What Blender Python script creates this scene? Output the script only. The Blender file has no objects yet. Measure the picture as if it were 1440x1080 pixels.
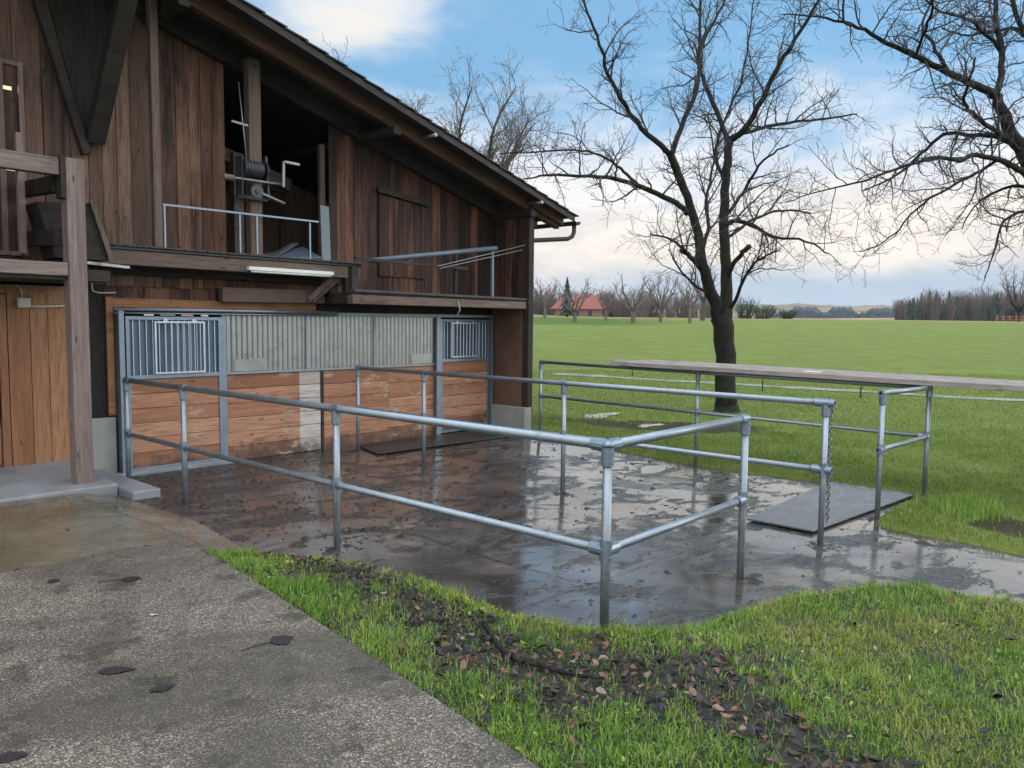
import bpy, math, random
import numpy as np
from mathutils import Vector, Matrix
random.seed(7); RNG = np.random.default_rng(11)
scn = bpy.context.scene
COL = scn.collection
# ------------------------------------------------------------------ camera
FPX, HORY, CAMH, YAW, ROLL = 1091., 453.7, 2.0, 0.7242, 0.0107
PITCH = math.atan((540-HORY)/FPX)
FW = Vector((math.cos(YAW)*math.cos(PITCH), math.sin(YAW)*math.cos(PITCH), -math.sin(PITCH)))
RT = Vector((math.sin(YAW), -math.cos(YAW), 0)); UP = RT.cross(FW)
CAM = Vector((0, 0, CAMH))
R2 = RT*math.cos(ROLL)+UP*math.sin(ROLL); U2 = UP*math.cos(ROLL)-RT*math.sin(ROLL)
cd = bpy.data.cameras.new('camera'); cam = bpy.data.objects.new('camera', cd); COL.objects.link(cam)
m = Matrix((R2, U2, -FW)).transposed().to_4x4(); m.translation = CAM; cam.matrix_world = m
cd.sensor_width = 36; cd.lens = FPX/1440*36; cd.clip_start = .05; cd.clip_end = 20000
scn.camera = cam
CYAW, SYAW = math.cos(YAW), math.sin(YAW)
def ray(px, py):
    return (FW*FPX + R2*(px-720) - U2*(py-540)).normalized()
def onp(axis, val, px, py):
    d = ray(px, py); k = 'xyz'.index(axis); return CAM + d*((val-CAM[k])/d[k])
def atd(px, py, dist):                      # point seen there at a horizontal view distance
    d = ray(px, py); return CAM + d*(dist/(d.x*CYAW+d.y*SYAW))
# ------------------------------------------------------------------ heights
def gyard(x, y):
    b = min(max((10-y)/4., 0), 1); x = min(max(x, 2.), 11.6)
    return -.049*(x-6)*(.15+.85*b)
def zfore(x, y): return .35-.025*(x*CYAW+y*SYAW)
def sm(t): t = min(max(t, 0.), 1.); return t*t*(3-2*t)
def sdrect(x, y, x0, x1, y0, y1):
    dx = max(x0-x, x-x1); dy = max(y0-y, y-y1)
    if dx > 0 and dy > 0: return math.hypot(dx, dy)
    return max(dx, dy)
def sdyard(x, y):
    return min(sdrect(x, y, -9, 11.25, 2.5, 24), sdrect(x, y, 5.2, 8.65, -14, 6), sdrect(x, y, -9, 5.5, -14, 3))
KN = [(-50, -.25), (20, -.22), (30, -.15), (45, .2), (70, 1.15), (110, 2.5), (160, 3.3), (300, 4.6), (420, 4.6), (900, 2), (4000, -10)]
def interp(k, v):
    for (a, b), (c, d) in zip(k, k[1:]):
        if v <= c: return b+(d-b)*sm((v-a)/(c-a)) if False else b+(d-b)*max(0, (v-a)/(c-a))
    return k[-1][1]
def wob(x, y):
    return .5*math.sin(x*.9+1.3*math.sin(y*.7))+.5*math.sin(y*1.1+1.7*math.sin(x*.6))
def zfield(x, y):
    u = x*CYAW+y*SYAW; v = x*SYAW-y*CYAW      # v: to the right
    zb = interp(KN, u)
    if u > 90: zb += min(u-90, 220)*.016*sm((.12-v/u)/.3)
    near = sm((sdyard(x, y))/4.)
    z = gyard(x, y)+.05
    z = z*(1-near)+zb*near
    if u < 60: z += .02*wob(x, y)*min(1, max(0, sdyard(x, y)))
    sd = sdyard(x, y)+.10*wob(x*2.3, y*2.3)+.04*wob(x*7, y*7)
    return z-.2*sm(-sd/.25)
# ------------------------------------------------------------------ materials
class G:
    def __init__(s, name, world=None):
        if world: s.nt = world.node_tree
        else:
            s.m = bpy.data.materials.new(name); s.m.use_nodes = True; s.nt = s.m.node_tree
        s.nt.nodes.clear()
        if not world:
            s.out = s.n('ShaderNodeOutputMaterial'); s.b = s.n('ShaderNodeBsdfPrincipled')
            s.nt.links.new(s.b.outputs[0], s.out.inputs[0])
            g = s.n('ShaderNodeNewGeometry'); s.P = g.outputs['Position']; s.rnd = g.outputs['Random Per Island']; s.Nrm = g.outputs['Normal']
    def n(s, t, **k):
        nd = s.nt.nodes.new(t)
        for a, b in k.items(): setattr(nd, a, b)
        return nd
    def put(s, sock, v):
        if isinstance(v, bpy.types.NodeSocket): s.nt.links.new(v, sock)
        elif v is not None:
            if isinstance(v, tuple) and len(v) == 3 and sock.type == 'RGBA': v = (*v, 1)
            sock.default_value = v
    def math(s, op, a, b=None, c=None, clamp=False):
        nd = s.n('ShaderNodeMath', operation=op, use_clamp=clamp)
        for i, v in enumerate((a, b, c)):
            if v is not None: s.put(nd.inputs[i], v)
        return nd.outputs[0]
    def vm(s, op, a, b=None):
        nd = s.n('ShaderNodeVectorMath', operation=op); s.put(nd.inputs[0], a)
        if b is not None: s.put(nd.inputs[1], b)
        return nd.outputs['Value'] if op in ('DOT_PRODUCT', 'LENGTH', 'DISTANCE') else nd.outputs[0]
    def noise(s, v, scale=5., det=4., rough=.55, dist=0.):
        nd = s.n('ShaderNodeTexNoise'); s.put(nd.inputs['Vector'], v); nd.inputs['Scale'].default_value = scale
        nd.inputs['Detail'].default_value = det; nd.inputs['Roughness'].default_value = rough; nd.inputs['Distortion'].default_value = dist
        return nd.outputs['Fac']
    def vor(s, v, scale=5., feat='F1', out='Distance'):
        nd = s.n('ShaderNodeTexVoronoi', feature=feat); s.put(nd.inputs['Vector'], v); nd.inputs['Scale'].default_value = scale
        return nd.outputs[out]
    def ramp(s, f, *st):
        nd = s.n('ShaderNodeValToRGB'); s.put(nd.inputs[0], f); e = nd.color_ramp.elements
        while len(e) < len(st): e.new(.5)
        for el, (p, c) in zip(e, st):
            el.position = p; el.color = (c, c, c, 1) if isinstance(c, (int, float)) else (*c, 1)
        return nd.outputs[0]
    def mix(s, f, a, b, mode='MIX'):
        nd = s.n('ShaderNodeMix', data_type='RGBA', blend_type=mode); s.put(nd.inputs[0], f); s.put(nd.inputs[6], a); s.put(nd.inputs[7], b)
        return nd.outputs[2]
    def mr(s, v, a, b, c=0., d=1., kind='SMOOTHSTEP'):
        nd = s.n('ShaderNodeMapRange', interpolation_type=kind); s.put(nd.inputs[0], v)
        for i, q in enumerate((a, b, c, d)): nd.inputs[i+1].default_value = q
        return nd.outputs[0]
    def sep(s, v):
        nd = s.n('ShaderNodeSeparateXYZ'); s.put(nd.inputs[0], v); return nd.outputs
    def bump(s, h, st=.3, dist=.02, nrm=None):
        nd = s.n('ShaderNodeBump'); s.put(nd.inputs['Height'], h); nd.inputs['Strength'].default_value = st; nd.inputs['Distance'].default_value = dist
        if nrm: s.put(nd.inputs['Normal'], nrm)
        return nd.outputs[0]
    def set(self, **k):
        names = dict(c='Base Color', r='Roughness', m='Metallic', n='Normal', s='Specular IOR Level', t='Transmission Weight', e='Emission Color', es='Emission Strength', coat='Coat Weight', cr='Coat Roughness', sub='Subsurface Weight')
        for a, v in k.items(): self.put(self.b.inputs[names[a]], v)
        return self.m
def simple(name, c, r=.6, m=0., var=.25, sc=8.):
    g = G(name); f = g.noise(g.P, sc, 5)
    col = g.mix(f, tuple(x*(1-var) for x in c), tuple(min(1, x*(1+var)) for x in c))
    return g.set(c=col, r=r, m=m, n=g.bump(g.noise(g.P, sc*4, 4), .15, .01))
def wood(name, dark, mid, light, axis='z', stain=.5, rough=.75, grain=1., sc=1., stain_c=(.012, .009, .008), splash=False):
    """weathered boards: grain stretched along one axis, each board its own tone, dark streaks of wear"""
    g = G(name)
    st = {'x': (.35, 6, 6), 'y': (6, .35, 6), 'z': (6, 6, .35)}[axis]
    off = g.vm('SCALE', (37., 19., 53.)); off.node.inputs['Scale'].default_value = 1.; g.put(off.node.inputs['Scale'], g.rnd)
    p = g.vm('ADD', g.vm('MULTIPLY', g.P, tuple(a*sc for a in st)), off)
    fine = g.noise(g.vm('MULTIPLY', p, (4., 4., 4.)), 2.6*grain, 7, .65, .4)
    band = g.noise(p, 1.1, 5, .6, .8)
    tone = g.math('ADD', g.math('MULTIPLY', g.rnd, .5), g.math('MULTIPLY', band, .75))
    tone = g.math('SUBTRACT', tone, .12)
    col = g.ramp(tone, (.12, dark), (.45, mid), (.85, light))
    col = g.mix(g.mr(fine, .38, .7, .0, .75), col, tuple(x*.45 for x in mid))
    q = g.vm('ADD', g.vm('MULTIPLY', g.P, tuple(.5*a+.15 for a in st)), off)
    sn = g.noise(q, 1.3, 6, .7, .5)
    col = g.mix(g.mr(sn, .62-.25*stain, .78-.2*stain, 0, .92), col, stain_c)
    kn = g.vor(g.vm('ADD', g.vm('MULTIPLY', g.P, {'x': (2.2, 7, 7), 'y': (7, 2.2, 7), 'z': (7, 7, 2.2)}[axis]), off), 1.0)
    col = g.mix(g.mr(kn, .05, .12, .8, 0.), col, tuple(x*.25 for x in dark))
    if splash:
        zz = g.math('ADD', g.sep(g.P)[2], g.math('MULTIPLY', g.math('SUBTRACT', g.noise(g.P, 3.5, 7, .7), .5), 1.3))
        col = g.mix(g.mr(zz, .30, -.05, 0, .85), col, (.055, .04, .032))
        col = g.mix(g.mr(g.noise(g.vm('MULTIPLY', g.P, (1., 1., 2.5)), 1.7, 6, .65), .58, .66, 0, .55), col, (.44, .34, .27))
        col = g.mix(g.mr(g.noise(g.P, 28, 3, .6), .66, .72, 0, .7), col, (.05, .035, .028))
    h = g.math('ADD', g.math('MULTIPLY', fine, .8), g.math('MULTIPLY', band, .4))
    return g.set(c=col, r=g.mr(fine, .3, .8, rough-.12, rough+.12), n=g.bump(h, .45, .012), s=.3)
M = {}
M['board'] = wood('weathered_board', (.022, .014, .011), (.105, .050, .032), (.27, .145, .09), 'z', .62)
M['board_grey'] = wood('greyed_board', (.042, .025, .018), (.125, .072, .050), (.25, .155, .108), 'z', .42)
M['board_black'] = wood('blackened_board', (.010, .008, .008), (.06, .028, .020), (.24, .105, .06), 'z', .78)
M['board_dark'] = wood('near_black_board', (.006, .006, .006), (.014, .012, .011), (.03, .024, .02), 'z', .3)
M['beam_x'] = wood('old_beam_long', (.05, .034, .027), (.15, .105, .082), (.26, .195, .155), 'x', .25)
M['beam_y'] = wood('old_beam_deep', (.03, .02, .016), (.085, .055, .042), (.15, .105, .08), 'y', .3)
M['beam_z'] = wood('old_post', (.05, .034, .027), (.14, .098, .077), (.25, .185, .15), 'z', .25)
M['porch_x'] = wood('grey_rail_wood', (.10, .07, .06), (.235, .18, .155), (.37, .305, .27), 'x', .22)
M['porch_z'] = wood('grey_post_wood', (.10, .07, .06), (.225, .17, .147), (.35, .285, .255), 'z', .22)
M['rafter'] = wood('rafter_wood', (.03, .018, .012), (.10, .054, .034), (.17, .095, .06), 'x', .3)
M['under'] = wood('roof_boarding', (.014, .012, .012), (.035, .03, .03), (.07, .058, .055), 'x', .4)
M['orange'] = wood('oiled_board', (.17, .075, .033), (.33, .155, .07), (.44, .24, .12), 'x', .25, .6, 1., 1., (.09, .045, .025))
M['stallwood'] = wood('stall_plank', (.13, .056, .032), (.33, .15, .080), (.50, .29, .185), 'x', .34, .6, 1., 1., (.10, .055, .035), True)
M['palewood'] = wood('washed_plank', (.30, .25, .22), (.46, .41, .37), (.6, .56, .52), 'x', .25, .7, 1., 1., (.16, .09, .055), True)
M['doorwood'] = wood('varnished_board', (.15, .064, .030), (.28, .13, .062), (.38, .20, .10), 'z', .06, .5, 1., 1., (.06, .03, .018))
M['deckwood'] = wood('bleached_plank', (.19, .155, .13), (.32, .275, .235), (.46, .41, .36), 'y', .15)
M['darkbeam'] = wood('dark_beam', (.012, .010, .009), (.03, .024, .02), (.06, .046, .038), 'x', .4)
def chip():
    g = G('chipboard'); v = g.vor(g.P, 55, 'F1', 'Color'); n = g.noise(g.P, 3, 5)
    c = g.ramp(g.sep(v)[0], (0, (.085, .04, .022)), (1, (.17, .085, .048)))
    c = g.mix(g.mr(n, .35, .75, 0, .75), c, (.05, .03, .02))
    return g.set(c=c, r=.7, n=g.bump(g.sep(v)[1], .2, .004))
M['chip'] = chip()
def galv(name, c=(.42, .46, .50), rough=.38, spang=40., dirt=.35):
    g = G(name); v = g.vor(g.P, spang, 'F1', 'Color'); n = g.noise(g.P, 6, 6, .6)
    k = g.math('ADD', g.math('MULTIPLY', g.sep(v)[0], .35), g.math('MULTIPLY', n, .8))
    col = g.ramp(k, (.2, tuple(x*.8 for x in c)), (.8, tuple(min(1, x*1.12) for x in c)))
    d = g.noise(g.vm('MULTIPLY', g.P, (3., 3., 1.2)), 5, 6, .65)
    dm = g.mr(d, .52, .72, 0, dirt)
    col = g.mix(dm, col, (.14, .12, .10))
    return g.set(c=col, m=g.math('SUBTRACT', .88, dm), r=g.math('ADD', g.math('MULTIPLY', k, .25), rough-.12), n=g.bump(n, .06, .004))
M['galv'] = galv('galvanised_tube', (.25, .285, .31), .46, 60., .4)
M['galv_d'] = galv('galvanised_frame', (.22, .27, .325), .45, 60., .3)
M['bars'] = galv('bright_bars', (.5, .56, .62), .4, 60, .2)
M['sheet'] = galv('corrugated_metal', (.33, .338, .34), .30, 300, .13)
M['slate_panel'] = simple('blue_grey_panel', (.075, .105, .15), .45, .3, .3, 5)
M['iron'] = simple('worn_iron', (.06, .064, .072), .5, .7, .45, 14)
M['iron_light'] = simple('worn_steel', (.20, .205, .215), .45, .7, .3, 14)
M['pvc'] = simple('grey_blue_pipe', (.085, .11, .135), .4, 0, .2, 4)
M['white'] = simple('off_white_paint', (.62, .62, .58), .4, 0, .12, 5)
M['greybox'] = simple('grey_plastic', (.42, .42, .40), .45, 0, .08)
M['plinth'] = simple('plinth_concrete', (.24, .235, .215), .85, 0, .35, 3)
M['gutter'] = simple('dull_brown_metal', (.06, .045, .038), .45, .5, .4, 6)
M['brass'] = simple('dull_brass', (.36, .20, .07), .35, .8, .2)
M['tile'] = simple('fibre_tiles', (.045, .043, .043), .8, 0, .4, 3)
M['rubber'] = None
def rubber():
    g = G('rubber_mat'); n = g.noise(g.P, 4, 6, .6); f = g.noise(g.P, 180, 2, .5)
    c = g.ramp(n, (.3, (.05, .052, .056)), (.7, (.115, .118, .122)))
    return g.set(c=c, r=g.mr(n, .35, .65, .16, .42), n=g.bump(f, .35, .004), s=.6)
M['rubber'] = rubber(); M['rubber_dark'] = simple('black_rubber', (.018, .018, .019), .4, 0, .4, 4)
def glass():
    g = G('dark_glass'); return g.set(c=(.02, .024, .03), r=.06, s=.6)
M['glass'] = glass()
def lamp():
    g = G('gap_glow'); return g.set(c=(.9, .8, .45), e=(1, .82, .38), es=.9, r=.5)
M['lamp'] = lamp()  # glowing colour for the light in the loft door gaps
def yardmat():
    g = G('wet_concrete'); P = g.P
    big = g.noise(P, .45, 5, .6, .4); med = g.noise(P, 1.6, 7, .62, .6); fine = g.noise(P, 16, 6, .65); gr = g.noise(P, 90, 3, .6)
    sx = g.sep(P)
    streak = g.noise(g.vm('MULTIPLY', P, (.8, 1.5, 1.)), 1.5, 8, .70, .5)
    base = g.ramp(med, (.30, (.026, .021, .018)), (.52, (.062, .052, .045)), (.75, (.135, .118, .102)))
    # trodden muck lies thick by the stable front and thins towards the exit
    dm = g.math('ADD', g.math('MULTIPLY', g.math('SUBTRACT', sx[0], 3.6), .085), g.math('MULTIPLY', g.math('SUBTRACT', 9.6, sx[1]), .075))
    muck = g.mr(g.math('SUBTRACT', g.math('ADD', g.math('MULTIPLY', streak, .55), g.math('MULTIPLY', med, .45)), dm), .22, .42, 0, 1)
    mud = g.math('MAXIMUM', g.mr(streak, .52, .60, 0, .95), g.math('MULTIPLY', muck, g.mr(fine, .32, .52, .55, 1.)))
    col = g.mix(mud, base, (.015, .0125, .0115))
    col = g.mix(g.mr(fine, .55, .75, 0, .5), col, (.035, .03, .026))
    # joints between the slabs
    jx = g.math('ABSOLUTE', g.math('SUBTRACT', g.math('FRACT', g.math('ADD', g.math('MULTIPLY', g.math('ADD', sx[1], g.math('MULTIPLY', med, .12)), .41), .13)), .5))
    jy = g.math('ABSOLUTE', g.math('SUBTRACT', g.math('FRACT', g.math('ADD', g.math('MULTIPLY', g.math('ADD', sx[0], g.math('MULTIPLY', med, .12)), .27), .25)), .5))
    jm = g.math('MULTIPLY', g.math('MAXIMUM', g.mr(jx, .006, .014, 1, 0), g.mr(jy, .004, .010, 1, 0)), g.mr(fine, .42, .62, 1, .3))
    col = g.mix(g.math('MULTIPLY', jm, .8), col, (.018, .016, .014))
    wet = g.mr(g.math('ADD', g.math('MULTIPLY', big, .6), g.math('MULTIPLY', med, .4)), .34, .50, 0, 1)
    # a thin film of water: smooth where deep, textured where it thins
    r = g.math('ADD', g.mr(wet, 0, 1, .26, .035), g.math('ADD', g.math('MULTIPLY', g.math('MULTIPLY', mud, g.mr(fine, .36, .56)), .40), g.math('MULTIPLY', muck, .10)))
    r = g.math('ADD', r, g.mr(gr, .5, .8, 0, .08))
    h = g.math('ADD', g.math('MULTIPLY', fine, .5), g.math('ADD', g.math('MULTIPLY', gr, .14), g.math('MULTIPLY', streak, 1.2)))
    h = g.math('SUBTRACT', h, g.math('MULTIPLY', jm, .5))
    hh = g.math('MULTIPLY', h, g.math('ADD', g.mr(wet, 0, 1, .9, .14), g.math('MULTIPLY', mud, .5)))
    return g.set(c=col, r=r, n=g.bump(hh, .30, .035), s=.85)
M['yard'] = yardmat()
def slabmat():
    g = G('exposed_aggregate'); P = g.P
    v1 = g.vor(P, 130, 'F1', 'Color'); d1 = g.vor(P, 130); v2 = g.vor(P, 260, 'F1', 'Color')
    a = g.ramp(g.sep(v1)[0], (0, (.028, .021, .014)), (.45, (.098, .077, .053)), (.8, (.24, .195, .145)), (1, (.62, .54, .43)))
    b = g.ramp(g.sep(v2)[1], (0, (.03, .023, .016)), (.6, (.14, .112, .080)), (1, (.46, .40, .31)))
    col = g.mix(.4, a, b)
    col = g.mix(g.mr(d1, .5, .85, 0, .65), col, (.045, .039, .034))
    n = g.noise(P, .9, 6, .62, .5); n2 = g.noise(P, 3.7, 6, .65)
    col = g.mix(g.mr(n, .42, .66, 0, .72), col, (.058, .050, .040))
    col = g.mix(g.mr(n2, .52, .66, 0, .72), col, (.036, .031, .020))
    col = g.mix(g.mr(g.noise(P, 11, 5, .7), .62, .75, 0, .8), col, (.022, .02, .016))
    h = g.math('SUBTRACT', g.math('MULTIPLY', g.sep(v1)[1], .5), g.math('MULTIPLY', d1, 1.1))
    return g.set(c=col, r=g.mr(n, .35, .6, .72, .42), n=g.bump(h, .7, .008), s=.4)
M['slab'] = slabmat()
def smoothmat():
    g = G('algae_concrete'); P = g.P
    n = g.noise(P, 1.1, 6, .6, .5); n2 = g.noise(P, 6, 6, .6); f = g.noise(P, 70, 3)
    col = g.ramp(n, (.3, (.06, .052, .034)), (.55, (.12, .106, .074)), (.75, (.19, .175, .135)))
    col = g.mix(g.mr(n2, .5, .75, 0, .5), col, (.06, .05, .03))
    y = g.sep(P)[1]
    j = g.math('ABSOLUTE', g.math('SUBTRACT', g.sep(P)[0], 2.95))
    col = g.mix(g.mr(j, .004, .012, .7, 0), col, (.03, .026, .02))
    return g.set(c=col, r=g.mr(n2, .3, .65, .10, .34), n=g.bump(g.math('ADD', g.math('MULTIPLY', n2, .6), g.math('MULTIPLY', f, .15)), .12, .02), s=.55)
M['smooth'] = smoothmat()
def stepmat():
    g = G('step_concrete'); n = g.noise(g.P, 2, 6, .6); f = g.noise(g.P, 60, 4)
    c = g.ramp(n, (.3, (.13, .135, .14)), (.7, (.25, .25, .25)))
    return g.set(c=c, r=g.mr(n, .3, .7, .3, .65), n=g.bump(f, .2, .006))
M['step'] = stepmat()
def soil():
    g = G('bank_soil'); n = g.noise(g.P, 5, 6); f = g.noise(g.P, 40, 5, .7)
    c = g.ramp(n, (.35, (.016, .012, .010)), (.6, (.028, .026, .012)), (.8, (.04, .05, .016)))
    return g.set(c=c, r=.75, n=g.bump(f, .8, .03))
M['soil'] = soil()
def fieldmat():
    g = G('meadow'); P = g.P; s = g.sep(P)
    u = g.math('ADD', g.math('MULTIPLY', s[0], CYAW), g.math('MULTIPLY', s[1], SYAW))
    v = g.math('SUBTRACT', g.math('MULTIPLY', s[0], SYAW), g.math('MULTIPLY', s[1], CYAW))
    big = g.noise(P, .05, 5, .6); med = g.noise(P, .5, 6, .65); fi = g.noise(P, 9, 6, .7); row = g.noise(g.vm('MULTIPLY', P, (.25, .02, .1)), 3, 4, .6)
    c = g.ramp(g.math('ADD', g.math('MULTIPLY', med, .5), g.math('MULTIPLY', fi, .5)), (.3, (.09, .125, .022)), (.5, (.155, .20, .036)), (.72, (.24, .265, .065)))
    c = g.mix(g.mr(big, .4, .65, 0, .45), c, (.165, .195, .04))
    c = g.mix(g.mr(row, .45, .75, 0, .22), c, (.12, .14, .035))
    tuft = g.noise(g.vm('MULTIPLY', P, (1., 1., .3)), 2.2, 8, .75, .6); t2 = g.noise(P, .17, 6, .7, .8)
    c = g.mix(g.mr(tuft, .50, .68, 0, .55), c, (.055, .075, .016))
    c = g.mix(g.mr(tuft, .48, .34, 0, .5), c, (.215, .225, .075))
    c = g.mix(g.mr(t2, .48, .64, 0, .4), c, (.15, .15, .05))
    # bare stubble strip and darker meadow under the orchard, far away
    e = g.math('ADD', u, g.math('MULTIPLY', med, 8.))
    left = g.mr(g.math('DIVIDE', v, u), .12, .22, 1, 0)
    c = g.mix(g.math('MULTIPLY', g.math('MULTIPLY', g.mr(e, 92, 95), g.mr(e, 135, 138, 1, 0)), g.math('MULTIPLY', left, .6)), c, (.045, .095, .014))
    st = g.math('MULTIPLY', g.mr(e, 150, 154), g.mr(e, 330, 340, 1, 0))
    c = g.mix(g.math('MULTIPLY', st, .9), c, (.27, .17, .085))
    # worn earth near the yard
    near = g.math('MULTIPLY', g.mr(u, 17, 14.5), 1.)
    dm = g.math('ADD', g.math('POWER', g.math('DIVIDE', g.math('SUBTRACT', g.math('ADD', s[0], g.math('MULTIPLY', s[1], .55)), 19.4), 1.1), 2.), g.math('POWER', g.math('DIVIDE', g.math('SUBTRACT', s[1], 8.9), 2.2), 2.))
    d2 = g.math('ADD', g.math('POWER', g.math('DIVIDE', g.math('SUBTRACT', s[0], 9.75), .65), 2.), g.math('POWER', g.math('DIVIDE', g.math('SUBTRACT', s[1], 1.2), .55), 2.))
    dd = g.math('ADD', g.math('MINIMUM', dm, d2), g.math('MULTIPLY', g.math('SUBTRACT', g.noise(P, 1.6, 6, .65), .5), 3.2))
    mud = g.mr(dd, 1.25, .8, 0, 1)
    c = g.mix(g.math('MULTIPLY', mud, .9), c, (.035, .026, .018))
    h = g.math('ADD', fi, g.math('MULTIPLY', g.noise(P, 40, 3, .7), .5))
    return g.set(c=c, r=.85, n=g.bump(g.math('ADD', h, g.math('MULTIPLY', tuft, 1.5)), .8, .10), s=.15)
M['field'] = fieldmat()
def blades(name, a, b, c, d):
    g = G(name); n = g.noise(g.P, 1.6, 4, .6)
    k = g.math('ADD', g.math('MULTIPLY', g.rnd, .55), g.math('MULTIPLY', n, .6))
    col = g.ramp(k, (.22, a), (.48, b), (.68, c), (.88, d))
    mm = g.set(c=col, r=.5, s=.35)
    # thin leaves let some light through
    tr = g.n('ShaderNodeBsdfTranslucent'); g.put(tr.inputs[0], col); mx = g.n('ShaderNodeMixShader'); mx.inputs[0].default_value = .35
    g.nt.links.new(g.b.outputs[0], mx.inputs[1]); g.nt.links.new(tr.outputs[0], mx.inputs[2]); g.nt.links.new(mx.outputs[0], g.out.inputs[0])
    return mm
M['blade'] = blades('grass_blade', (.055, .13, .014), (.125, .25, .028), (.22, .335, .045), (.40, .40, .12))
M['blade_dry'] = blades('mossy_blade', (.09, .14, .018), (.20, .26, .035), (.32, .335, .06), (.44, .38, .14))
M['blade_far'] = blades('meadow_blade', (.055, .11, .014), (.115, .19, .024), (.19, .255, .04), (.29, .30, .08))
M['straw'] = blades('dead_straw', (.12, .085, .04), (.22, .17, .085), (.32, .26, .14), (.40, .34, .2))
def leafmat():
    g = G('wet_dead_leaf')
    c = g.ramp(g.rnd, (0, (.010, .009, .010)), (.4, (.024, .018, .018)), (.62, (.050, .031, .022)), (.82, (.10, .046, .026)), (.94, (.18, .066, .034)), (1, (.22, .17, .13)))
    n = g.noise(g.P, 60, 4)
    return g.set(c=g.mix(g.mr(n, .4, .7, 0, .4), c, (.02, .016, .014)), r=.42, n=g.bump(n, .3, .004), s=.35)
M['leaf'] = leafmat(); M['leaf_dark'] = simple('soaked_leaf', (.022, .017, .017), .5, 0, .5, 60)
def mudmat():
    g = G('dark_mud'); n = g.noise(g.P, 30, 4)
    return g.set(c=g.ramp(g.rnd, (0, (.012, .010, .009)), (.7, (.035, .027, .022)), (1, (.08, .055, .04))), r=.5, n=g.bump(n, .6, .01))
M['mud'] = mudmat()
def bark(name, a, b, moss=(0, 0, 0), mk=0.):
    g = G(name); q = g.vm('MULTIPLY', g.P, (1., 1., .45)); n = g.noise(q, 9, 7, .7, .6); big = g.noise(g.P, 1.2, 4); v = g.vor(q, 16, 'DISTANCE_TO_EDGE')
    c = g.ramp(n, (.35, a), (.7, b))
    c = g.mix(g.mr(v, 0., .18, .6, 0), c, tuple(x*.4 for x in a))
    c = g.mix(g.math('MULTIPLY', g.mr(big, .45, .6), mk), c, moss)
    return g.set(c=c, r=.85, n=g.bump(g.math('ADD', n, v), .8, .03), s=.2)
M['bark'] = bark('dark_bark', (.009, .008, .008), (.036, .030, .027), (.028, .030, .011), .4)
M['twig'] = simple('dark_twig', (.030, .024, .023), .7, 0, .3, 2)
M['bark_pale'] = bark('pale_bark', (.06, .05, .043), (.14, .12, .10))
M['twig_pale'] = simple('pale_twig', (.12, .10, .088), .75, 0, .25, 2)
M['twig_brown'] = simple('brown_twig', (.115, .085, .07), .8, 0, .3, 1)
M['conifer'] = simple('conifer_needles', (.020, .034, .018), .8, 0, .5, .6)
M['wall_far'] = simple('farmhouse_wall', (.20, .14, .105), .85, 0, .2, 1)
M['roof_red'] = simple('red_tiles', (.20, .062, .040), .8, 0, .4, 1.2)
M['puddle'] = None
def water():
    g = G('puddle_water'); return g.set(c=(.03, .026, .02), r=.03, s=.7)
M['puddle'] = water()
def track():
    g = G('pale_track'); n = g.noise(g.P, 1.2, 5); return g.set(c=g.ramp(n, (.35, (.15, .15, .11)), (.7, (.30, .285, .25))), r=.6)
M['track'] = track()
def hillmat():
    g = G('hill_fields'); P = g.P
    v = g.vor(g.vm('MULTIPLY', P, (1., 1., 4.)), .008, 'F1', 'Color'); s = g.sep(v)
    c = g.ramp(s[0], (0, (.10, .065, .045)), (.32, (.13, .085, .055)), (.36, (.24, .20, .08)), (.62, (.32, .25, .12)), (.68, (.16, .18, .07)), (1, (.26, .18, .11)))
    c = g.mix(g.mr(g.noise(P, .02, 6, .7), .5, .6, 0, .8), c, (.11, .07, .055))
    return g.set(c=c, r=.9, s=.1)
M['hill'] = hillmat()
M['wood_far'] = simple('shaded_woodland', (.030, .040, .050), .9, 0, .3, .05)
M['orange_post'] = simple('weathered_orange_post', (.34, .15, .06), .8)
M['sign'] = simple('pale_label', (.55, .50, .44), .6, 0, .2, 20)
M['pinksign'] = simple('pink_label', (.50, .25, .22), .6, 0, .2, 20)
M['greensign'] = simple('green_label', (.13, .18, .11), .6, 0, .2, 20)
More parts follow.
